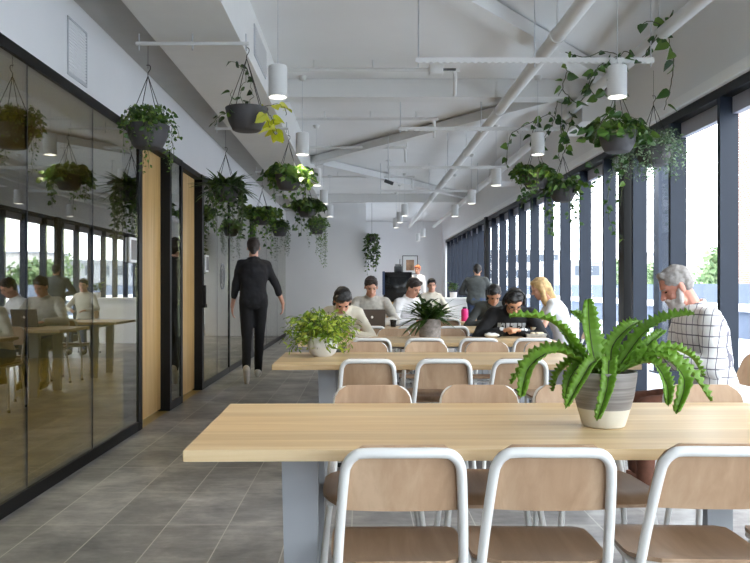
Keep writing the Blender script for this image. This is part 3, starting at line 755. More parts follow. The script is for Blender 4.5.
def sit(loc, rz, label, lean, hpitch, hyaw, arms, mats, nlean=None, chairlab=None, **kw):
    s_ = seat_spine(lean); hd = head_at(s_, nlean if nlean is not None else lean+15)
    if chairlab: chair(loc[0], loc[1], rz, chairlab)
    return person(loc, rz, label, s_, (hd, hpitch, hyaw, 0), arms, SITL, mats, **kw)

# 1 walker
sp_w = [V((0,0,.98)), V((0,.01,1.15)), V((0,.02,1.34)), V((0,.03,1.49))]
person((-1.37, 9.72, 0), 6, 'man walking away, black rolled sleeve shirt, black trousers, white shoes', sp_w, ((0,.05,1.64), 14, 0, 0),
       {1: (V((.36,.14,.95)), V((.9,-.8,0)), (.0,.15,-1), (-1,.3,0), .5), -1: (V((-.27,.10,.88)), V((-.5,-1,0)), (0,.2,-1), (1,.2,0), .5)},
       {1: (V((.05,.13,.082)), V((0,1,.1)), (.05,1,0)), -1: (V((-.075,-.22,.17)), V((0,1,0)), (0,.55,-.85))},
       dict(skin=M['skin'], top=M['blackc'], leg=M['blackt'], hair=M['hairb'], shoe=M['shoew'], fold=.009), vox=.010, sleeve='rolled', hair='short', scale=1.035)
# 2 bearded man at the right end of the second table, facing left (-X)
bm_arms = {1: (V((.08,.34,.82)), V((.6,-.8,-.5)), (-.6,.75,-.05), (0,0,-1), .7), -1: (V((-.12,.30,.82)), V((-.6,-.5,-.8)), (.6,.8,-.1), (0,0,-1), .8)}
e, hp, Rm, J, s3 = sit((2.05, 4.50, 0), 90, 'bearded grey haired man in white checked shirt, seated at the right', 12, 30, -6, bm_arms,
    dict(skin=M['skinr'], top=M['check'], leg=M['brown'], hair=M['hairg'], shoe=M['brown'], fold=.008), nlean=34, vox=.006, hair='grey', scale=1.0,
    chairlab='plywood chair under the bearded man, at the right end of the second table', width=1.15, armr=1.15)
b = MB(); b.ell(hp(0,.040,-.078), (.060,.058,.054), Rm); b.ell(hp(0,.062,-.098), (.040,.036,.030), Rm); b.cone(hp(.062,.01,-.02), hp(.05,.035,-.075), .017, .024); b.cone(hp(-.062,.01,-.02), hp(-.05,.035,-.075), .017, .024); b.cone(hp(-.022,.088,-.046), hp(.022,.088,-.046), .009, .009)
blob(b, 'beard', M['beard'], e, .006, 1, nz=.004, nscale=40)
b = MB(); s_b = seat_spine(8)
b.lathe([(.1,-.02),(.1,.02)], 4); 
# 3 woman at third table, far side left, facing the camera
sit((-.18, 7.52, 0), 180, 'woman with dark bobbed hair and cream cardigan, head bowed over third table', 34, 50, 8, typing(.07,.46,.785), 
    dict(skin=M['skin'], top=M['cream'], leg=M['denim'], hair=M['hairk'], fold=.008), nlean=58, hair='bob', female=True, vox=.008, scale=1.0, chairlab='plywood chair under the woman with dark bobbed hair')
# 4 laptop man, far side of fourth table
e4 = sit((.11, 9.45, 0), 180, 'young man in grey linen shirt working at an open laptop', 14, 26, 6, typing(.12,.42,.79), 
    dict(skin=M['skin'], top=M['linen'], leg=M['denim'], hair=M['hairb'], fold=.010), nlean=30, vox=.009, scale=1.0, width=1.1, armr=1.1, chairlab='plywood chair under the man at the laptop', sleeve='long')
# 5 headphones man, far side right of third table
e5, hp5, Rm5, J5, s5 = sit((1.42, 7.48, 0), 176, 'man in black jumper wearing headphones and glasses, leaning on third table', 36, 44, 4, {1: (V((.10,.46,.80)), V((.9,-.2,-.4)), (-.7,.6,.3), (-.5,.2,-1), 1.0), -1: (V((-.06,.44,.80)), V((-.9,-.2,-.4)), (.7,.6,.2), (.4,.2,-1), .9)},
    dict(skin=M['skint'], top=M['blackt'], leg=M['blackt'], hair=M['hairk'], fold=.006), nlean=58, vox=.008, scale=1.0, chairlab='plywood chair under the man wearing headphones', width=1.12, armr=1.15)
hs = MB(); arc = [hp5(.098*math.cos(a), -.015, .02+.112*math.sin(a)) for a in [PI*q/14 for q in range(15)]]; hs.tube(arc, .009, 8)
hph = hs.build('headphone_band', M['rubber'], e5)
for s_ in (-1, 1):
    b = MB(); b.ell(hp5(s_*.092,-.012,-.01), (.018,.034,.04), Rm5); b.build('ear_cup', M['rubber'], hph)
gl = MB()
for s_ in (-1, 1):
    gl.tube([hp5(s_*.034+.022*math.cos(a), .092, .0+.017*math.sin(a)) for a in [2*PI*q/14 for q in range(15)]], .0022, 6)
    gl.tube([hp5(s_*.056,.090,.004), hp5(s_*.078,.0,.006)], .002, 6)
gl.tube([hp5(-.012,.094,.004), hp5(.012,.094,.004)], .002, 6); gl.build('glasses', M['rubber'], e5)
# 6 blonde woman right end of third table facing left
sit((2.26, 8.55, 0), 84, 'blonde long haired woman in white tee shirt, side on near the windows', 20, 24, 0, typing(.10,.44,.80),
    dict(skin=M['skin'], top=M['white'], leg=M['denim'], hair=M['hairy'], fold=.006), nlean=32, scale=1.0, hair='long', female=True, vox=.008, sleeve='short', collar=False, chairlab='plywood chair under the blonde woman, by the windows')
# 7 man in white shirt seen from behind-side at fifth table
sit((.47, 9.75, 0), -140, 'man with brown hair and white shirt turned away, beyond the dark plant', 20, 30, 0, typing(.10,.40,.79),
    dict(skin=M['skin'], top=M['white'], leg=M['denim'], hair=M['hairb'], fold=.008), nlean=28, vox=.011, chairlab='plywood chair under the man in the white shirt')
# 8 dark haired person behind headphones man
sit((1.56, 9.5, 0), 180, 'dark haired person mostly hidden behind the man wearing headphones', 32, 40, 0, typing(.10,.44,.79),
    dict(skin=M['skint'], top=M['grey'], leg=M['denim'], hair=M['hairk']), nlean=48, vox=.011, chairlab='plywood chair under the person hidden behind the man wearing headphones', hair='bob', female=True)
# 9 standing man in grey jumper
person((2.22, 15.0, 0), -20, 'man standing in dark grey jumper and blue jeans, back to camera by windows', [V((0,0,.92)), V((0,.02,1.07)), V((0,.05,1.25)), V((0,.08,1.38))], ((0,.13,1.52), 30, 15, 0),
       {1: (V((.20,.30,1.05)), V((.6,-.6,-.4)), (0,1,0), (-1,0,0), .6), -1: (V((-.16,.30,1.05)), V((-.8,-.4,-.4)), (0,1,0), (1,0,0), .6)},
       {1: (V((.10,.02,.09)), V((0,1,.1)), (0,1,0)), -1: (V((-.10,-.03,.09)), V((0,1,.1)), (0,1,0))},
       dict(skin=M['skint'], top=M['grey'], leg=M['denim'], hair=M['hairk'], shoe=M['rubber']), vox=.012, scale=1.0, width=1.1, armr=1.15)
# 10 seated small far person
sit((1.25, 13.9, 0), 180, 'small far away person with dark hair sitting in front of the white counter', 4, 10, 0, typing(.12,.35,.79),
    dict(skin=M['skin'], top=M['cream'], leg=M['denim'], hair=M['hairk']), vox=.013, chairlab='plywood chair under the small far away person', female=True)
# 11 far ginger person standing
person((1.63, 22.5, 0), 150, 'ginger haired person in white top standing in front of the framed picture', [V((0,0,.95)), V((0,.0,1.1)), V((0,.0,1.28)), V((0,.0,1.42))], ((0,.02,1.58), 10, 0, 0),
       {1: (V((.25,.1,.85)), V((.5,-1,0)), (0,.2,-1), (-1,0,0), .5), -1: (V((-.25,.1,.85)), V((-.5,-1,0)), (0,.2,-1), (1,0,0), .5)},
       {1: (V((.10,.0,.09)), V((0,1,.1)), (0,1,0)), -1: (V((-.10,0,.09)), V((0,1,.1)), (0,1,0))},
       dict(skin=M['skin'], top=M['white'], leg=M['grey'], hair=M['ginger'], shoe=M['rubber']), vox=.014, scale=1.08)

# ------------------------------------------------------------------ plants
def rdir(up=.3, down=-.6):
    a = rnd.uniform(0, 2*PI); return V((math.cos(a), math.sin(a), rnd.uniform(down, up)))
def vine(stems, leaves, path, L, kind='heart', spacing=.05, r=.0025, wr=.8, jit=.02):
    pts = catmull([V(p) for p in path], 6)
    pts = [p+V((rnd.gauss(0,1),rnd.gauss(0,1),rnd.gauss(0,.5)))*jit*.25 for p in pts]
    stems.tube(pts, r, 5); acc = 0; nxt = rnd.uniform(0, spacing)
    for a, c in zip(pts[:-1], pts[1:]):
        acc += (c-a).length
        while acc > nxt:
            s_ = L*rnd.uniform(.65, 1.15); d = rdir(.1, -1.0); nn = rdir(1, .2); p = a+d*.012
            leaves.leaf(p, d, nn, s_, s_*wr, kind, fold=rnd.uniform(.1,.4), droop=rnd.uniform(0,.4)); nxt += spacing*rnd.uniform(.6,1.4)
def bowl(e, R=.142, h=.15):
    b = MB(); b.lathe([(.001,0),(R*.58,0),(R*.66,.006),(R*.86,h*.42),(R*.97,h*.85),(R,h),(R*.955,h),(R*.93,h*.85),(.001,h*.8)], 32, cap=False); b.build('pot', M['pot'], e)
    b = MB(); b.lathe([(.001,h*.86),(R*.93,h*.84)], 24, cap=False); b.build('soil', M['soil'], e)
def hanger(e, R, h, top):
    b = MB()
    for k in range(4):
        a = PI/4+k*PI/2; b.tube([(R*.97*math.cos(a), R*.97*math.sin(a), h), (0,0,top)], .0028, 5)
    b.tube([(0,0,top),(0,0,top+.02),(.015,0,top+.045),(.012,0,top+.07),(-.01,0,top+.072)], .003, 6, smooth=4); b.build('hanger', M['chain'], e)
def hanging(x, y, ztop, style, label, dens=1.0, trail=.3, bar=2.80, seed=0, leafk='leafd', R=.142):
    global rnd
    rnd = random.Random(seed*13+5)
    h = .15; e = empty('hanging_planter', (x, y, ztop-h)); tag(e, label, 'plant', 'hanging bowl planters')
    bowl(e, R, h); top = min(.48, bar-(ztop-h)-.05); hanger(e, R, h, top)
    if bar-(ztop-h) > top+.08:
        b = MB(); b.tube([(0,0,top+.05),(0,0,bar-(ztop-h))], .0015, 5); b.build('wire', M['chain'], e)
    st, lf = MB(), MB(); mat = M[leafk]
    if style == 'bushy':     # many small round leaves mound over the rim
        for i in range(int(95*dens)):
            a = rnd.uniform(0, 2*PI); r0 = rnd.uniform(0, R*.8); o = V((math.cos(a), math.sin(a), 0)); up = rnd.uniform(.03, .17); out = rnd.uniform(.02, .10)
            p0 = o*r0+V((0,0,h*.85)); p1 = p0+o*out*.5+V((0,0,up)); p2 = p0+o*out*1.4+V((0,0,up*rnd.uniform(-.6,.9)))
            vine(st, lf, [p0,p1,p2], .032, 'heart', .022, .0014, .85)
        for i in range(int(9*dens)):
            a = rnd.uniform(0, 2*PI); o = V((math.cos(a), math.sin(a), 0)); l = trail*rnd.uniform(.4,1)
            vine(st, lf, [o*R*.7+V((0,0,h)), o*R*1.05+V((0,0,h+.02)), o*R*1.1+V((0,0,h-l*.5)), o*R*1.05+V((0,0,h-l))], .03, 'small', .016, .0013, .5)
    elif style == 'pothos':
        for i in range(int(34*dens)):
            a = rnd.uniform(0, 2*PI); o = V((math.cos(a), math.sin(a), 0)); up = rnd.uniform(.03, .13); out = rnd.uniform(.05, .16)
            p0 = o*rnd.uniform(0, R*.7)+V((0,0,h*.85)); p1 = p0+o*out*.5+V((0,0,up)); p2 = p0+o*out*1.3+V((0,0,up*rnd.uniform(-.8,.8)))
            vine(st, lf, [p0,p1,p2+o*(.04 if x < 0 else 0)], .088 if x < 0 else .075, 'heart', .036, .002, .82)
        for i in range(int(7*dens)):
            a = rnd.uniform(0, 2*PI); o = V((math.cos(a), math.sin(a), 0)); l = trail*rnd.uniform(.35,1)
            vine(st, lf, [o*R*.7+V((0,0,h)), o*R*1.08+V((0,0,h+.03)), o*R*1.2+V((0,0,h-l*.4)), o*R*1.12+V((0,0,h-l))], .055, 'heart', .045, .002, .82)
    elif style == 'fine':
        for i in range(int(75*dens)):
            a = rnd.uniform(0, 2*PI); o = V((math.cos(a), math.sin(a), 0)); up = rnd.uniform(.02, .15); out = rnd.uniform(.05, .2); l = trail*rnd.uniform(-.1,1)
            p0 = o*rnd.uniform(0, R*.8)+V((0,0,h*.85))
            vine(st, lf, [p0, p0+o*out*.6+V((0,0,up)), p0+o*out*1.1+V((0,0,up*.3-l*.3)), p0+o*out*1.25+V((0,0,-l*.7))], .034, 'small', .017, .0012, .45)
    elif style == 'spiky':
        for i in range(int(60*dens)):
            a = rnd.uniform(0, 2*PI); o = V((math.cos(a), math.sin(a), 0)); p0 = o*rnd.uniform(0,R*.5)+V((0,0,h*.85))
            Lf = rnd.uniform(.14, .34); d = (o+V((0,0,rnd.uniform(.1,1.4)))).normalized()
            lf.leaf(p0, d, V((0,0,1)), Lf, .035, 'strap', .2, rnd.uniform(.2,.9))
        for i in range(int(20*dens)):
            a = rnd.uniform(0, 2*PI); o = V((math.cos(a), math.sin(a), 0)); l = trail*rnd.uniform(.2,1)
            vine(st, lf, [o*R*.5+V((0,0,h)), o*R*1.05+V((0,0,h+.06)), o*R*1.25+V((0,0,h-l*.4)), o*R*1.2+V((0,0,h-l))], .05, 'heart', .04, .002, .7)
    st.build('stems', M['stem'], e); lf.build('foliage', mat, e, smooth=False)
    return e
hanging(-1.42, 5.11, 2.27, 'bushy', 'charcoal bowl planter with small leaved bush, leftmost and nearest the glass wall', 1.0, .33, seed=1, leafk='leafm', bar=2.80)
h2 = hanging(-.765, 5.11, 2.385, 'none', 'charcoal bowl planter with sparse vine and yellow lit leaves beside the first pendant', 1, .2, seed=2)
rnd = random.Random(21); st, lf, ly = MB(), MB(), MB(); D2 = 5.11; o2 = h2.location
def P2(px, py, dd=0): return P(px, py, D2+dd)-o2
vine(st, lf, [P2(246,110), P2(240,92), P2(246,76), P2(237,63), P2(229,62)], .05, 'heart', .05, .002)
vine(st, lf, [P2(240,110,-.05), P2(229,112,-.1), P2(219,116,-.14), P2(212,124,-.12)], .055, 'heart', .03, .002)
vine(st, lf, [P2(236,112,-.1), P2(231,100,-.1), P2(232,90,-.08)], .055, 'heart', .04, .002)
vine(st, lf, [P2(250,108,.1), P2(252,90,.05), P2(247,70)], .04, 'heart', .06, .002)
vine(st, ly, [P2(262,110,-.08), P2(271,116,-.14), P2(275,128,-.14), P2(278,140,-.12)], .088, 'heart', .026, .002)
vine(st, ly, [P2(262,108,.0), P2(275,104,-.05), P2(285,108,-.05), P2(286,116)], .08, 'heart', .05, .002)
vine(st, ly, [P2(268,120,-.14), P2(274,134,-.16), P2(284,137,-.12)], .085, 'heart', .03, .002)
st.build('stems', M['stem'], h2); lf.build('foliage', M['leafd'], h2, smooth=False); ly.build('lamplit_foliage', M['leafy'], h2, smooth=False)
hanging(-.75, 7.85, 2.34, 'pothos', 'charcoal bowl planter with broad leaves, second along from the first pendant lamp', 1.5, .45, seed=3, leafk='leafm')
hanging(-1.39, 7.85, 2.22, 'spiky', 'planter hidden by arching strap leaves, second along the glass wall', 2.0, .55, seed=4, leafk='leafd')
hanging(-.77, 10.8, 2.33, 'pothos', 'charcoal bowl planter with dark leaves, third along under the pendant row', 1.5, .5, seed=5, leafk='leafd')
hanging(-1.40, 10.8, 2.22, 'pothos', 'planter with thick bright leaves, third along the glass wall', 2.2, .6, seed=6, leafk='leafm')
hanging(-.79, 13.5, 2.28, 'bushy', 'planter with long beaded trails, farthest under the pendant row', 1.8, .75, seed=7, leafk='leafm')
hanging(-1.44, 13.5, 2.24, 'bushy', 'planter with short trails, farthest along the glass wall', 1.7, .6, seed=8, leafk='leafd')
hR1 = hanging(1.90, 5.72, 2.35, 'pothos', 'charcoal bowl planter with broad leaves, largest one in front of the windows', 1.15, .1, seed=9, leafk='leafp', bar=2.83)
hanging(2.29, 6.05, 2.30, 'fine', 'bowl planter with fine feathery grey green trailing foliage, closest to the windows', 1.1, .36, seed=10, leafk='leaff', bar=2.9)
hR3 = hanging(1.80, 8.0, 2.37, 'pothos', 'dark bowl planter with leafy vines, left one of the farther pair by the windows', 1.5, .4, seed=11, leafk='leafp', bar=2.83)
hanging(2.10, 8.05, 2.24, 'pothos', 'dark bowl planter, right one of the farther pair by the windows', 1.1, .5, seed=12, leafk='leafp', bar=2.85)
# long vines trained up to the bars by the windows
def Z4(x, y, d): return P(530+x/3.409, y/3.409, d)
rnd = random.Random(5)
st, lf = MB(), MB(); o_ = hR1.location
def VV(pts, L=.075, sp_=.07, d=5.6):
    vine(st, lf, [Z4(x, y, d+dd)-o_ for x, y, dd in pts], L*1.3, 'heart', sp_*.9, .0036, .78, .012)
VV([(300,420,.1),(290,330,0),(310,200,0),(330,175,0),(370,210,0),(405,165,0),(440,110,0),(465,85,0),(490,35,0)], .07, .075)
VV([(490,35,0),(470,80,0),(478,150,0),(490,215,.05),(478,300,.05),(458,375,.1)], .078, .13)
VV([(310,190,0),(250,175,0),(190,195,0),(120,178,0)], .055, .12)
VV([(300,190,0),(240,220,0),(220,260,.1),(195,315,.1),(160,350,.1),(130,325,.2),(110,300,.2),(125,250,.2),(120,215,.2)], .062, .055)
VV([(385,80,0),(420,75,0),(455,100,0),(415,150,0)], .07, .06)
VV([(260,300,.0),(230,330,.1),(200,290,.1),(225,240,0)], .062, .06)
VV([(290,360,.0),(240,420,-.05),(215,490,-.05)], .08, .09)
st.build('trained_vines', M['vine'], hR1); lf.build('trained_foliage', M['leafp'], hR1, smooth=False)
st, lf = MB(), MB(); o_ = hR3.location
def VW(pts, L=.07, sp_=.07): vine(st, lf, [Z4(x, y, 8.0)-o_ for x, y in pts], L*1.25, 'heart', sp_*.9, .0036, .78, .012)
VW([(20,520),(60,450),(85,400),(95,340),(130,300),(150,350),(145,400),(120,470),(100,520),(105,560)], .085, .07)
VW([(0,500),(20,420),(65,390),(95,410),(160,430),(165,440)], .075, .09)
VW([(-80,560),(-70,470),(-40,440),(20,410)], .075, .09)
VW([(100,400),(110,460),(130,470),(120,520)], .075, .06)
st.build('trained_vines', M['vine'], hR3); lf.build('trained_foliage', M['leafp'], hR3, smooth=False)
# trailing streamer in front of the windows under R1
st, lf = MB(), MB(); o_ = hR1.location
for pts in ([(615,152,.2),(612,175,.2),(608,200,.2),(612,225,.2),(625,240,.2)], [(630,150,.1),(626,172,.1),(622,190,.1),(620,205,.1)], [(590,160,.2),(597,180,.2),(592,196,.2)]):
    vine(st, lf, [P(x, y, 5.72+d)-o_ for x, y, d in pts], .05, 'heart', .05, .002, .8)
st.build('trailing_stems', M['stem'], hR1); lf.build('trailing_foliage', M['leafp'], hR1, smooth=False)

# fern on the front table
fb = V((.80, 2.55, TH)); fe = empty('potted_fern', fb); tag(fe, 'large crinkle leaf fern in grey and white banded pot on the front table', 'plant')
b = MB(); b.lathe([(.001,0),(.062,0),(.068,.004),(.082,.05),(.096,.10),(.104,.155),(.107,.183),(.099,.183),(.095,.16),(.001,.155)], 40, cap=False); b.build('pot', M['rib'], fe)
b = MB(); b.lathe([(.001,.164),(.097,.160)], 24, cap=False); b.build('soil', M['soil'], fe)
def frond(base, pts, w=.024, seed=0):
    r_ = random.Random(seed); path = [V(p) for p in [base]+pts]; pts = catmull(path, 20); n = len(pts); vs = []; fs = []; ph = r_.uniform(0, 6)
    up = V((0,-.35,1)).normalized()
    for i, p in enumerate(pts):
        t = i/(n-1); d = (pts[min(i+1,n-1)]-pts[max(i-1,0)]).normalized(); sd = d.cross(up)
        if sd.length < .15: sd = d.cross(V((0,-1,.2)))
        sd.normalize(); nn = sd.cross(d)
        wd = w*(.35+1.0*min(1, t*3.2))*(1-max(0, t-.55)**1.6*2.2) if t < .98 else .002
        wd = max(wd, .003)
        wv = math.sin(i*1.9+ph)+.4*math.sin(i*.83+ph*2)
        vs += [p-sd*wd*(1+.10*wv)+nn*(.012*wd/w+.007*wv), p-sd*wd*.5+nn*(.007+.002*wv), p-nn*.002, p+sd*wd*.5+nn*(.007-.002*wv), p+sd*wd*(1-.10*wv)+nn*(.012*wd/w-.007*wv)]
    for i in range(n-1):
        for j in range(4):
            a = i*5+j; fs.append((a, a+1, a+6, a+5))
    m = MB(); m.add(vs, fs); o = m.build('frond', M['fern'], fe)
    sd_ = o.modifiers.new('t', 'SOLIDIFY'); sd_.thickness = .0012
    m = MB(); m.tube(pts, lambda t: .0026*(1-t*.7), 5); m.build('midrib', M['stem'], o)
FR = [([(590,332),(588,299)], 0.02, .032), ([(642,335),(668,319),(694,314)], -.05, .034), ([(576,345),(548,320),(509,316)], -.10, .028), ([(560,352),(530,366),(521,398)], -.12, .028),
      ([(566,350),(535,354),(511,384)], .10, .022), ([(650,352),(686,368),(711,401)], -.05, .028), ([(655,356),(684,378),(676,414)], -.14, .026), ([(609,361),(607,388),(597,421)], -.19, .024),
      ([(594,362),(580,382),(566,408)], -.19, .022), ([(640,352),(656,338),(664,332)], .10, .020), ([(648,362),(666,382),(668,406)], -.18, .022), ([(612,348),(628,328),(640,322)], .12, .028),
      ([(580,360),(560,372),(553,391)], .06, .02), ([(585,362),(570,378),(565,400)], -.06, .02), ([(575,350),(562,330),(570,345)], .14, .02), ([(630,350),(668,352),(690,372)], .12, .022),
      ([(598,345),(580,320),(572,312)], .1, .024), ([(660,350),(690,356),(703,376)], .02, .022)]
for i, (pts, dz, w) in enumerate(FR):
    m_ = len(pts); bs = V((rnd.uniform(-.03,.03)+(.02 if pts[-1][0] > 606 else -.02), rnd.uniform(-.02,.02)+dz*.15, .16))
    pl = [P(x, y, fb.y+dz*(j+1)/m_)-fb for j, (x, y) in enumerate(pts)]
    for q in pl:
        q.z = max(q.z, .02)
    frond(bs, pl, w*.70, i)

# lime plant in white pot, second table
e = empty('potted_plant', (-.262, 5.13, TH)); tag(e, 'bushy lime green plant in round white pot on the second table', 'plant')
b = MB(); b.lathe([(.001,0),(.06,0),(.085,.02),(.10,.06),(.101,.09),(.092,.13),(.084,.13),(.001,.12)], 32, cap=False); b.build('pot', M['potw'], e)
st, lf = MB(), MB(); rnd = random.Random(33)
for i in range(110):
    a = rnd.uniform(0, 2*PI); o = V((math.cos(a), math.sin(a)*.8, 0)); out = rnd.uniform(.04, .22); up = rnd.uniform(.02, .2)*(1.2-out*2.5)
    p0 = o*rnd.uniform(0,.06)+V((0,0,.12)); p1 = p0+o*out*.6+V((0,0,up)); p2 = p0+o*out*1.15+V((rnd.uniform(-.02,.02),0,up-rnd.uniform(0,.16)))
    p2.z = max(p2.z, .025)
    vine(st, lf, [p0,p1,p2], .045, 'lance', .019, .0015, .38)
for v_ in range(len(lf.v)):
    if lf.v[v_][2] < .004: lf.v[v_] = (lf.v[v_][0], lf.v[v_][1], .004)
st.build('stems', M['stem'], e); lf.build('foliage', M['leafv'], e, smooth=False)
# dark plant in rough grey pot, third table
e = empty('potted_plant', (.60, 6.80, TH)); tag(e, 'dark green strap leaved plant in rough grey pot on the third table', 'plant')
b = MB(); b.lathe([(.001,0),(.088,0),(.093,.01),(.098,.18),(.089,.18),(.001,.165)], 32, cap=False); b.build('pot', M['pott'], e)
lf = MB(); rnd = random.Random(44)
for i in range(90):
    a = rnd.uniform(0, 2*PI); o = V((math.cos(a), math.sin(a), 0)); p0 = o*rnd.uniform(0,.06)+V((0,0,.165)); Lf = rnd.uniform(.20,.40)
    lf.leaf(p0, (o*rnd.uniform(.3,1)+V((0,0,rnd.uniform(.0,.95)))), V((0,0,1)), Lf*.85, .036, 'strap', .2, rnd.uniform(.2,.8))
for i in range(90):
    a = rnd.uniform(0, 2*PI); o = V((math.cos(a), math.sin(a), 0)); p0 = o*rnd.uniform(.02,.12)+V((0,0,.17))
    lf.leaf(p0+o*.02+V((0,0,rnd.uniform(.05,.16))), rdir(1,-.3), V((0,0,1)), .10, .034, 'lance', .2, .3)
for v_ in range(len(lf.v)):
    if lf.v[v_][2] < .004: lf.v[v_] = (lf.v[v_][0], lf.v[v_][1], .004)
lf.build('foliage', M['leafd'], e, smooth=False)
# counter plant
# ------------------------------------------------------------------ far kitchen
e = empty('kitchen_counter', (.75, 16.4, 0)); tag(e, 'white kitchen island counter far back before the windows', 'counter')
boxobj('worktop', M['trimw'], (.15, 1.55, -.03, .63, .93, .97), e, bev=.004); boxobj('cabinet_body', M['wallw'], (.18, 1.52, 0, .6, .0, .93), e)
e = empty('potted_plant', (1.97, 16.6, .97)); tag(e, 'small leafy green plant in pale pot on the far white counter', 'plant')
b = MB(); b.lathe([(.001,0),(.07,0),(.08,.12),(.001,.11)], 20, cap=False); b.build('pot', M['potw'], e)
lf = MB(); rnd = random.Random(55)
for i in range(60):
    o = rdir(.9, 0); lf.leaf(V((0,0,.12))+o*rnd.uniform(0,.10)+V((0,0,rnd.uniform(0,.16))), rdir(1,-.1), V((0,0,1)), .10, .055, 'lance', .2, .3)
lf.build('foliage', M['leafm'], e, smooth=False)
e = empty('coffee_cabinet', (.55, 19.6, 0)); tag(e, 'tall black appliance cabinet with coffee gear at the far end', 'cabinet')
boxobj('body', M['scr'], (0, .72, 0, .5, .82, 1.58), e, bev=.01); boxobj('base', M['oakdoor'], (-.1, 1.0, -.02, .55, 0, .82), e); boxobj('top_panel', M['denim'], (-.02, .03, -.01, .5, 1.0, 1.6), e)
e = empty('coffee_machine', (.83, 19.75, 1.585)); tag(e, 'small dark coffee machine standing on the black cabinet', 'coffee machine')
boxobj('body', M['grout'], (0, .2, 0, .2, 0, .15), e, bev=.01); boxobj('hopper', M['scr'], (.02, .18, .02, .18, .15, .2), e); boxobj('handle', M['scr'], (.13, .15, 0, .02, .15, .33), e)
e = empty('picture_frame', (1.31, Y1-.04, 1.62)); tag(e, 'black framed picture with white mount on the far end wall', 'picture')
b = MB(); b.box(0,.5,0,.03,0,.02); b.box(0,.5,0,.03,.58,.6); b.box(0,.02,0,.03,0,.6); b.box(.48,.5,0,.03,0,.6); b.build('frame', M['black'], e)
boxobj('mount', M['paper'], (.02,.48,.015,.03,.02,.58), e); boxobj('print', M['art'], (.12,.38,.012,.015,.12,.46), e)
# trailing plant on partition edge
e = empty('trailing_plant', (.24, 18.75, 1.45)); tag(e, 'dark trailing plant hanging by the edge of the far partition wall', 'plant')
b = MB(); b.lathe([(.001,.85),(.09,.86),(.12,.97),(.001,.96)], 20, cap=False); b.build('pot', M['pot'], e)
st, lf = MB(), MB(); rnd = random.Random(66)
for i in range(22):
    a = rnd.uniform(0,2*PI); o = V((math.cos(a), math.sin(a)*.6, 0)); l = rnd.uniform(.3,1.0)
    vine(st, lf, [o*.05+V((0,0,.97)), o*.13+V((0,0,1.03)), o*.16+V((0,0,.97-l*.4)), o*.10+V((0,0,.97-l))], .085, 'heart', .06, .003, .7)
st.build('stems', M['stem'], e); lf.build('foliage', M['leafd'], e, smooth=False)
b = MB(); b.tube([(0,0,.97),(0,0,1.85)], .004, 6); b.build('wire', M['chain'], e)

# ------------------------------------------------------------------ table things
def laptop(x, y, z, rz, lab):
    e = empty('laptop', (x, y, z), math.radians(rz)); tag(e, lab, 'laptop')
    boxobj('base', M['lap'], (-.15,.15,-.11,.11,0,.014), e, bev=.003)
    b = MB(); b.obox((0,-.11,.012), (0,-.165,.205), .30, .007, up=(0,1,0)); lid = b.build('lid', M['lap'], e)
    b = MB(); b.obox((0,-.106,.02), (0,-.160,.2), .28, .002, up=(0,1,0)); b.build('screen', M['scr'], lid)
    b = MB(); b.ell((0,-.147,.115), (.014,.006,.016), Matrix.Rotation(.28,3,'X')); b.build('round_emblem', M['trimw'], lid)
laptop(.115, 8.93, TH, 0, 'open grey laptop in front of the man in linen shirt')
e = empty('takeaway_cup', (.36, 8.85, TH)); tag(e, 'dark cup standing beside the open laptop', 'cup')
b = MB(); b.lathe([(.001,0),(.03,0),(.038,.085),(.001,.085)], 20, cap=False); b.build('cup_body', M['scr'], e); b = MB(); b.lathe([(.041,.085),(.041,.095),(.001,.1)], 20, cap=False); b.build('lid', M['trimw'], e)
e = empty('foil_container', (1.58, 7.02, TH)); tag(e, 'silver foil food tray in front of the man wearing headphones', 'food tray')
b = MB(); b.loft([[(x_*1,y_*1,0) for x_, y_ in ((-.08,-.05),(.08,-.05),(.08,.05),(-.08,.05))], [(x_*1.2,y_*1.2,.035) for x_, y_ in ((-.08,-.05),(.08,-.05),(.08,.05),(-.08,.05))]]); b.build('tray', M['foil'], e)
b = MB(); rnd = random.Random(3)
for i in range(9): b.ell((rnd.uniform(-.06,.06), rnd.uniform(-.035,.035), .038), (.02,.016,.012))
b.build('food', M['cup'], e)
e = empty('paper_cup', (1.70, 7.05-.02, TH)); e.location = (1.60, 7.13, TH); tag(e, 'cream paper cup behind the foil tray', 'cup')
b = MB(); b.lathe([(.001,0),(.03,0),(.042,.09),(.001,.085)], 20, cap=False); b.build('cup_body', M['cup'], e)
o = boxobj('paper_sheet', M['paper'], (-.12,.12,-.09,.09,0,.004)); o.location = (-.02, 6.95, TH); o.rotation_euler.z = .3; tag(o, 'white paper sheet under the hands of the woman in cream', 'paper')
o = boxobj('notebook', M['paper'], (-.10,.10,-.14,.14,0,.012), bev=.002); o.location = (1.52, 4.85, TH); o.rotation_euler.z = .15; tag(o, 'open white notebook under the hands of the bearded man', 'book')
e = empty('napkin_pile', (1.18, 7.0, TH)); tag(e, 'crumpled white napkin left of the foil tray', 'napkin')
b = MB(); b.ell((0,0,.02), (.07,.05,.02)); o = b.build('napkin', M['paper'], e)
for v in o.data.vertices: v.co += V((noise.noise(v.co*40), noise.noise(v.co*40+V((5,5,5))), abs(noise.noise(v.co*40+V((9,9,9))))))*.012; v.co.z = max(v.co.z, 0)
e = empty('water_bottle', (1.38, 10.35, TH)); tag(e, 'bright pink bottle on the far table near the white counter', 'bottle')
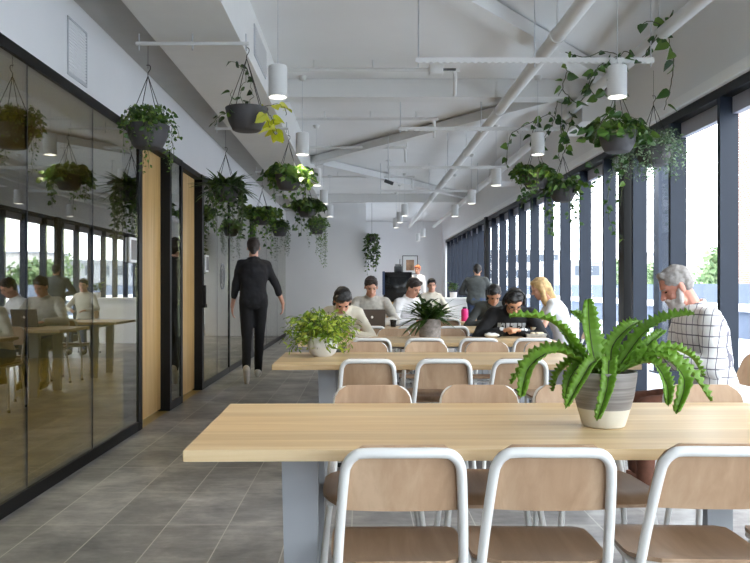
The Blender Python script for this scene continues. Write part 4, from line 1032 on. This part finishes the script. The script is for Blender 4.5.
b = MB(); b.lathe([(.001,0),(.045,0),(.047,.01),(.047,.15),(.03,.17),(.001,.17)], 20, cap=False); b.build('bottle_body', M['pink'], e); b = MB(); b.lathe([(.026,.17),(.026,.19),(.001,.19)], 16, cap=False); b.build('cap', M['rubber'], e)
sh_ = [c for c in e5.children if c.name.startswith('shirt')][0]
sh_.data.materials.append(M['print_'])
for p in sh_.data.polygons:
    c = p.center
    if p.normal.y > .25 and abs(c.x) < .13 and .80 < c.z < .865 and c.y > .1:
        u = (c.x+.13)/.26*7
        if u % 1 > .18 and not (.825 < c.z < .84 and int(u) % 2 and u % 1 > .45): p.material_index = 1
# ------------------------------------------------------------------ outside
sbox('ground_terrace', M['conc'], (XR+.25, 9.0, -10, 60, -.2, -.02))
e = empty('parapet_wall', (9.0, 0, 0)); tag(e, 'long blue grey terrace parapet wall outside the windows', 'wall')
boxobj('wall_body', M['concd'], (0,.2,-10,60,-.2,1.28), e); boxobj('ledge', M['trimw'], (-.12,0,-10,60,.62,.80), e)
o = sbox('ground', M['conc'], (9.2, 300, -200, 400, -4.2, -4))
e = empty('brick_building', (14, 14, -4)); tag(e, 'pale brick building with tall windows at the right edge', 'building')
boxobj('wall', M['brick'], (0,10,-6,15.2,0,17), e)
for j in range(3):
    for i in range(5):
        f_ = boxobj('window', M['bwin'], (-.04,.02,-4+i*3.6,-2.6+i*3.6,5.2+j*4,7.6+j*4), e); boxobj('sill', M['bld'], (-.12,.0,-4.1+i*3.6,-2.5+i*3.6,5.0+j*4,5.2+j*4), f_)
e = empty('outdoor_post', (4.2, 10.9, 0)); 
tag(e, 'blue grey steel post on the terrace just outside the glass', 'post'); boxobj('shaft', M['fin'], (0,.2,0,.2,-.02,3.4), e); boxobj('base_plate', M['fin'], (-.05,.25,-.05,.25,-.02,.0), e)
BL = [(45,100,20,14,7.5,'bld'),(70,105,18,12,10,'bldg'),(30,120,14,12,9,'bldg'),(52,135,20,12,11,'bld'),(92,110,16,20,9,'brick'),(24,150,16,14,12,'bld'),(60,60,12,16,7,'bld')]
BN = ['cream low block','grey low block','slim grey block','wide cream block','brick block','tall cream block far left','near cream block']
for (x, y, w, d, hh, mt), nm in zip(BL, BN):
    e = empty('distant_building', (x, y, -4)); tag(e, 'distant hazy %s seen between the window fins' % nm, 'building', 'distant buildings')
    boxobj('wall', M[mt], (0,w,0,d,0,hh), e); boxobj('roof', M['bldg'], (-.3,w+.3,-.3,d+.3,hh,hh+.4), e)
    wb = MB()
    for j in range(int(hh/3)):
        for i in range(int(w/2.4)): wb.box(.8+i*2.4, 2.2+i*2.4, -.05, .02, 1+j*3, 2.5+j*3)
        for i in range(int(d/2.4)): wb.box(-.05, .02, .8+i*2.4, 2.2+i*2.4, 1+j*3, 2.5+j*3)
    wb.build('windows', M['bwin'], e)
def tree(x, y, h, R, seed, lab):
    r_ = random.Random(seed); e = empty('tree', (x, y, -4)); tag(e, lab, 'tree', 'trees outside')
    b = MB(); b.tube([(0,0,0),(.1,0,h*.5),(0,0,h*.8)], lambda t: .25*(1-.6*t), 8, smooth=3); b.build('trunk', M['brown'], e)
    b = MB()
    cs = [(V((r_.uniform(-1,1)*R*.6, r_.uniform(-1,1)*R*.6, h*.72+r_.uniform(-.4,.6)*R)), R*r_.uniform(.35,.6)) for _ in range(9)]
    for i in range(1500):
        c, rr = r_.choice(cs); d = V((r_.gauss(0,1), r_.gauss(0,1), r_.gauss(0,1))).normalized()
        b.leaf(c+d*rr*r_.uniform(.7,1.05), V((r_.gauss(0,1), r_.gauss(0,1), r_.gauss(0,1))), d, .45, .3, 'small')
    b.build('crown', M['treel'], e, smooth=False)
for a in ((22,43,7.2,2.6,1,'leafy tree outside, right of the bearded man'),(31,66,7.4,3,2,'leafy tree outside, above the blonde woman'),(17.5,50,6.6,2.2,3,'small leafy tree outside behind the fins'),(34,95,8,3.4,4,'tree farthest away between the window fins')): tree(*a)

# ------------------------------------------------------------------ light and camera
w = bpy.data.worlds.new('world'); SC.world = w; w.use_nodes = True; nt = w.node_tree; nt.nodes.clear()
out = nt.nodes.new('ShaderNodeOutputWorld'); bg = nt.nodes.new('ShaderNodeBackground')
tc = nt.nodes.new('ShaderNodeTexCoord'); nz = N(nt, 'ShaderNodeTexNoise', Scale=2.5, Detail=5.0); nt.links.new(tc.outputs['Generated'], nz.inputs['Vector'])
nt.links.new(ramp(nt, nz.outputs['Fac'], [(.3, (.90,.94,1,1)), (.7, (1,1,1,1))]), bg.inputs['Color'])
bg.inputs['Strength'].default_value = 9.0; nt.links.new(bg.outputs[0], out.inputs[0])
# portals in the window openings (sampling aid for the daylight)
def portal(y0, y1):
    L = bpy.data.lights.new('window_portal', 'AREA'); L.shape = 'RECTANGLE'; L.size = y1-y0; L.size_y = 2.6; L.cycles.is_portal = True
    o = bpy.data.objects.new('window_portal', L); COL.objects.link(o); o.location = (XR+.3, (y0+y1)/2, 1.32); o.rotation_euler = (PI/2, 0, PI/2)
portal(Y0, 24.0)
L = bpy.data.lights.new('window_portal', 'AREA'); L.shape = 'RECTANGLE'; L.size = 2.3; L.size_y = 2.9; L.cycles.is_portal = True
o = bpy.data.objects.new('window_portal', L); COL.objects.link(o); o.location = (1.65, Y0-.2, 1.45); o.rotation_euler = (PI/2, 0, PI)
# warm spots added to light the meeting room floor, no fittings modelled
for y in (1.5, 4.6, 7.0, 10.4, 12.0, 15.5):
    L = bpy.data.lights.new('added_floor_spot', 'SPOT'); L.energy = 300; L.color = (1,.88,.58); L.spot_size = math.radians(120); L.spot_blend = .7; L.shadow_soft_size = .12
    o = bpy.data.objects.new('added_floor_spot', L); COL.objects.link(o); o.location = (-3.6, y, 2.9)
# ceiling strip lights over the open room behind the camera
cam = bpy.data.cameras.new('camera'); co = bpy.data.objects.new('camera', cam); COL.objects.link(co); SC.camera = co
co.location = (0,0,H); co.rotation_euler = (PI/2,0,0); cam.sensor_width = 36; cam.lens = 36*F/750; cam.shift_x = (375-CX)/750; cam.shift_y = (CY-281.5)/750; cam.clip_end = 1000; cam.clip_start = .05
SC.view_settings.view_transform = 'Standard'; SC.view_settings.look = 'None'; SC.view_settings.gamma = 1; SC.view_settings.use_curve_mapping = False
SC.view_settings.exposure = 0.32
SC.cycles.use_denoising = True
try: SC.cycles.denoiser = 'OPENIMAGEDENOISE'
except Exception: pass
SC.cycles.max_bounces = 10; SC.cycles.diffuse_bounces = 6; SC.cycles.transparent_max_bounces = 24; SC.cycles.sample_clamp_indirect = 6
SC.cycles.caustics_reflective = False; SC.cycles.caustics_refractive = False
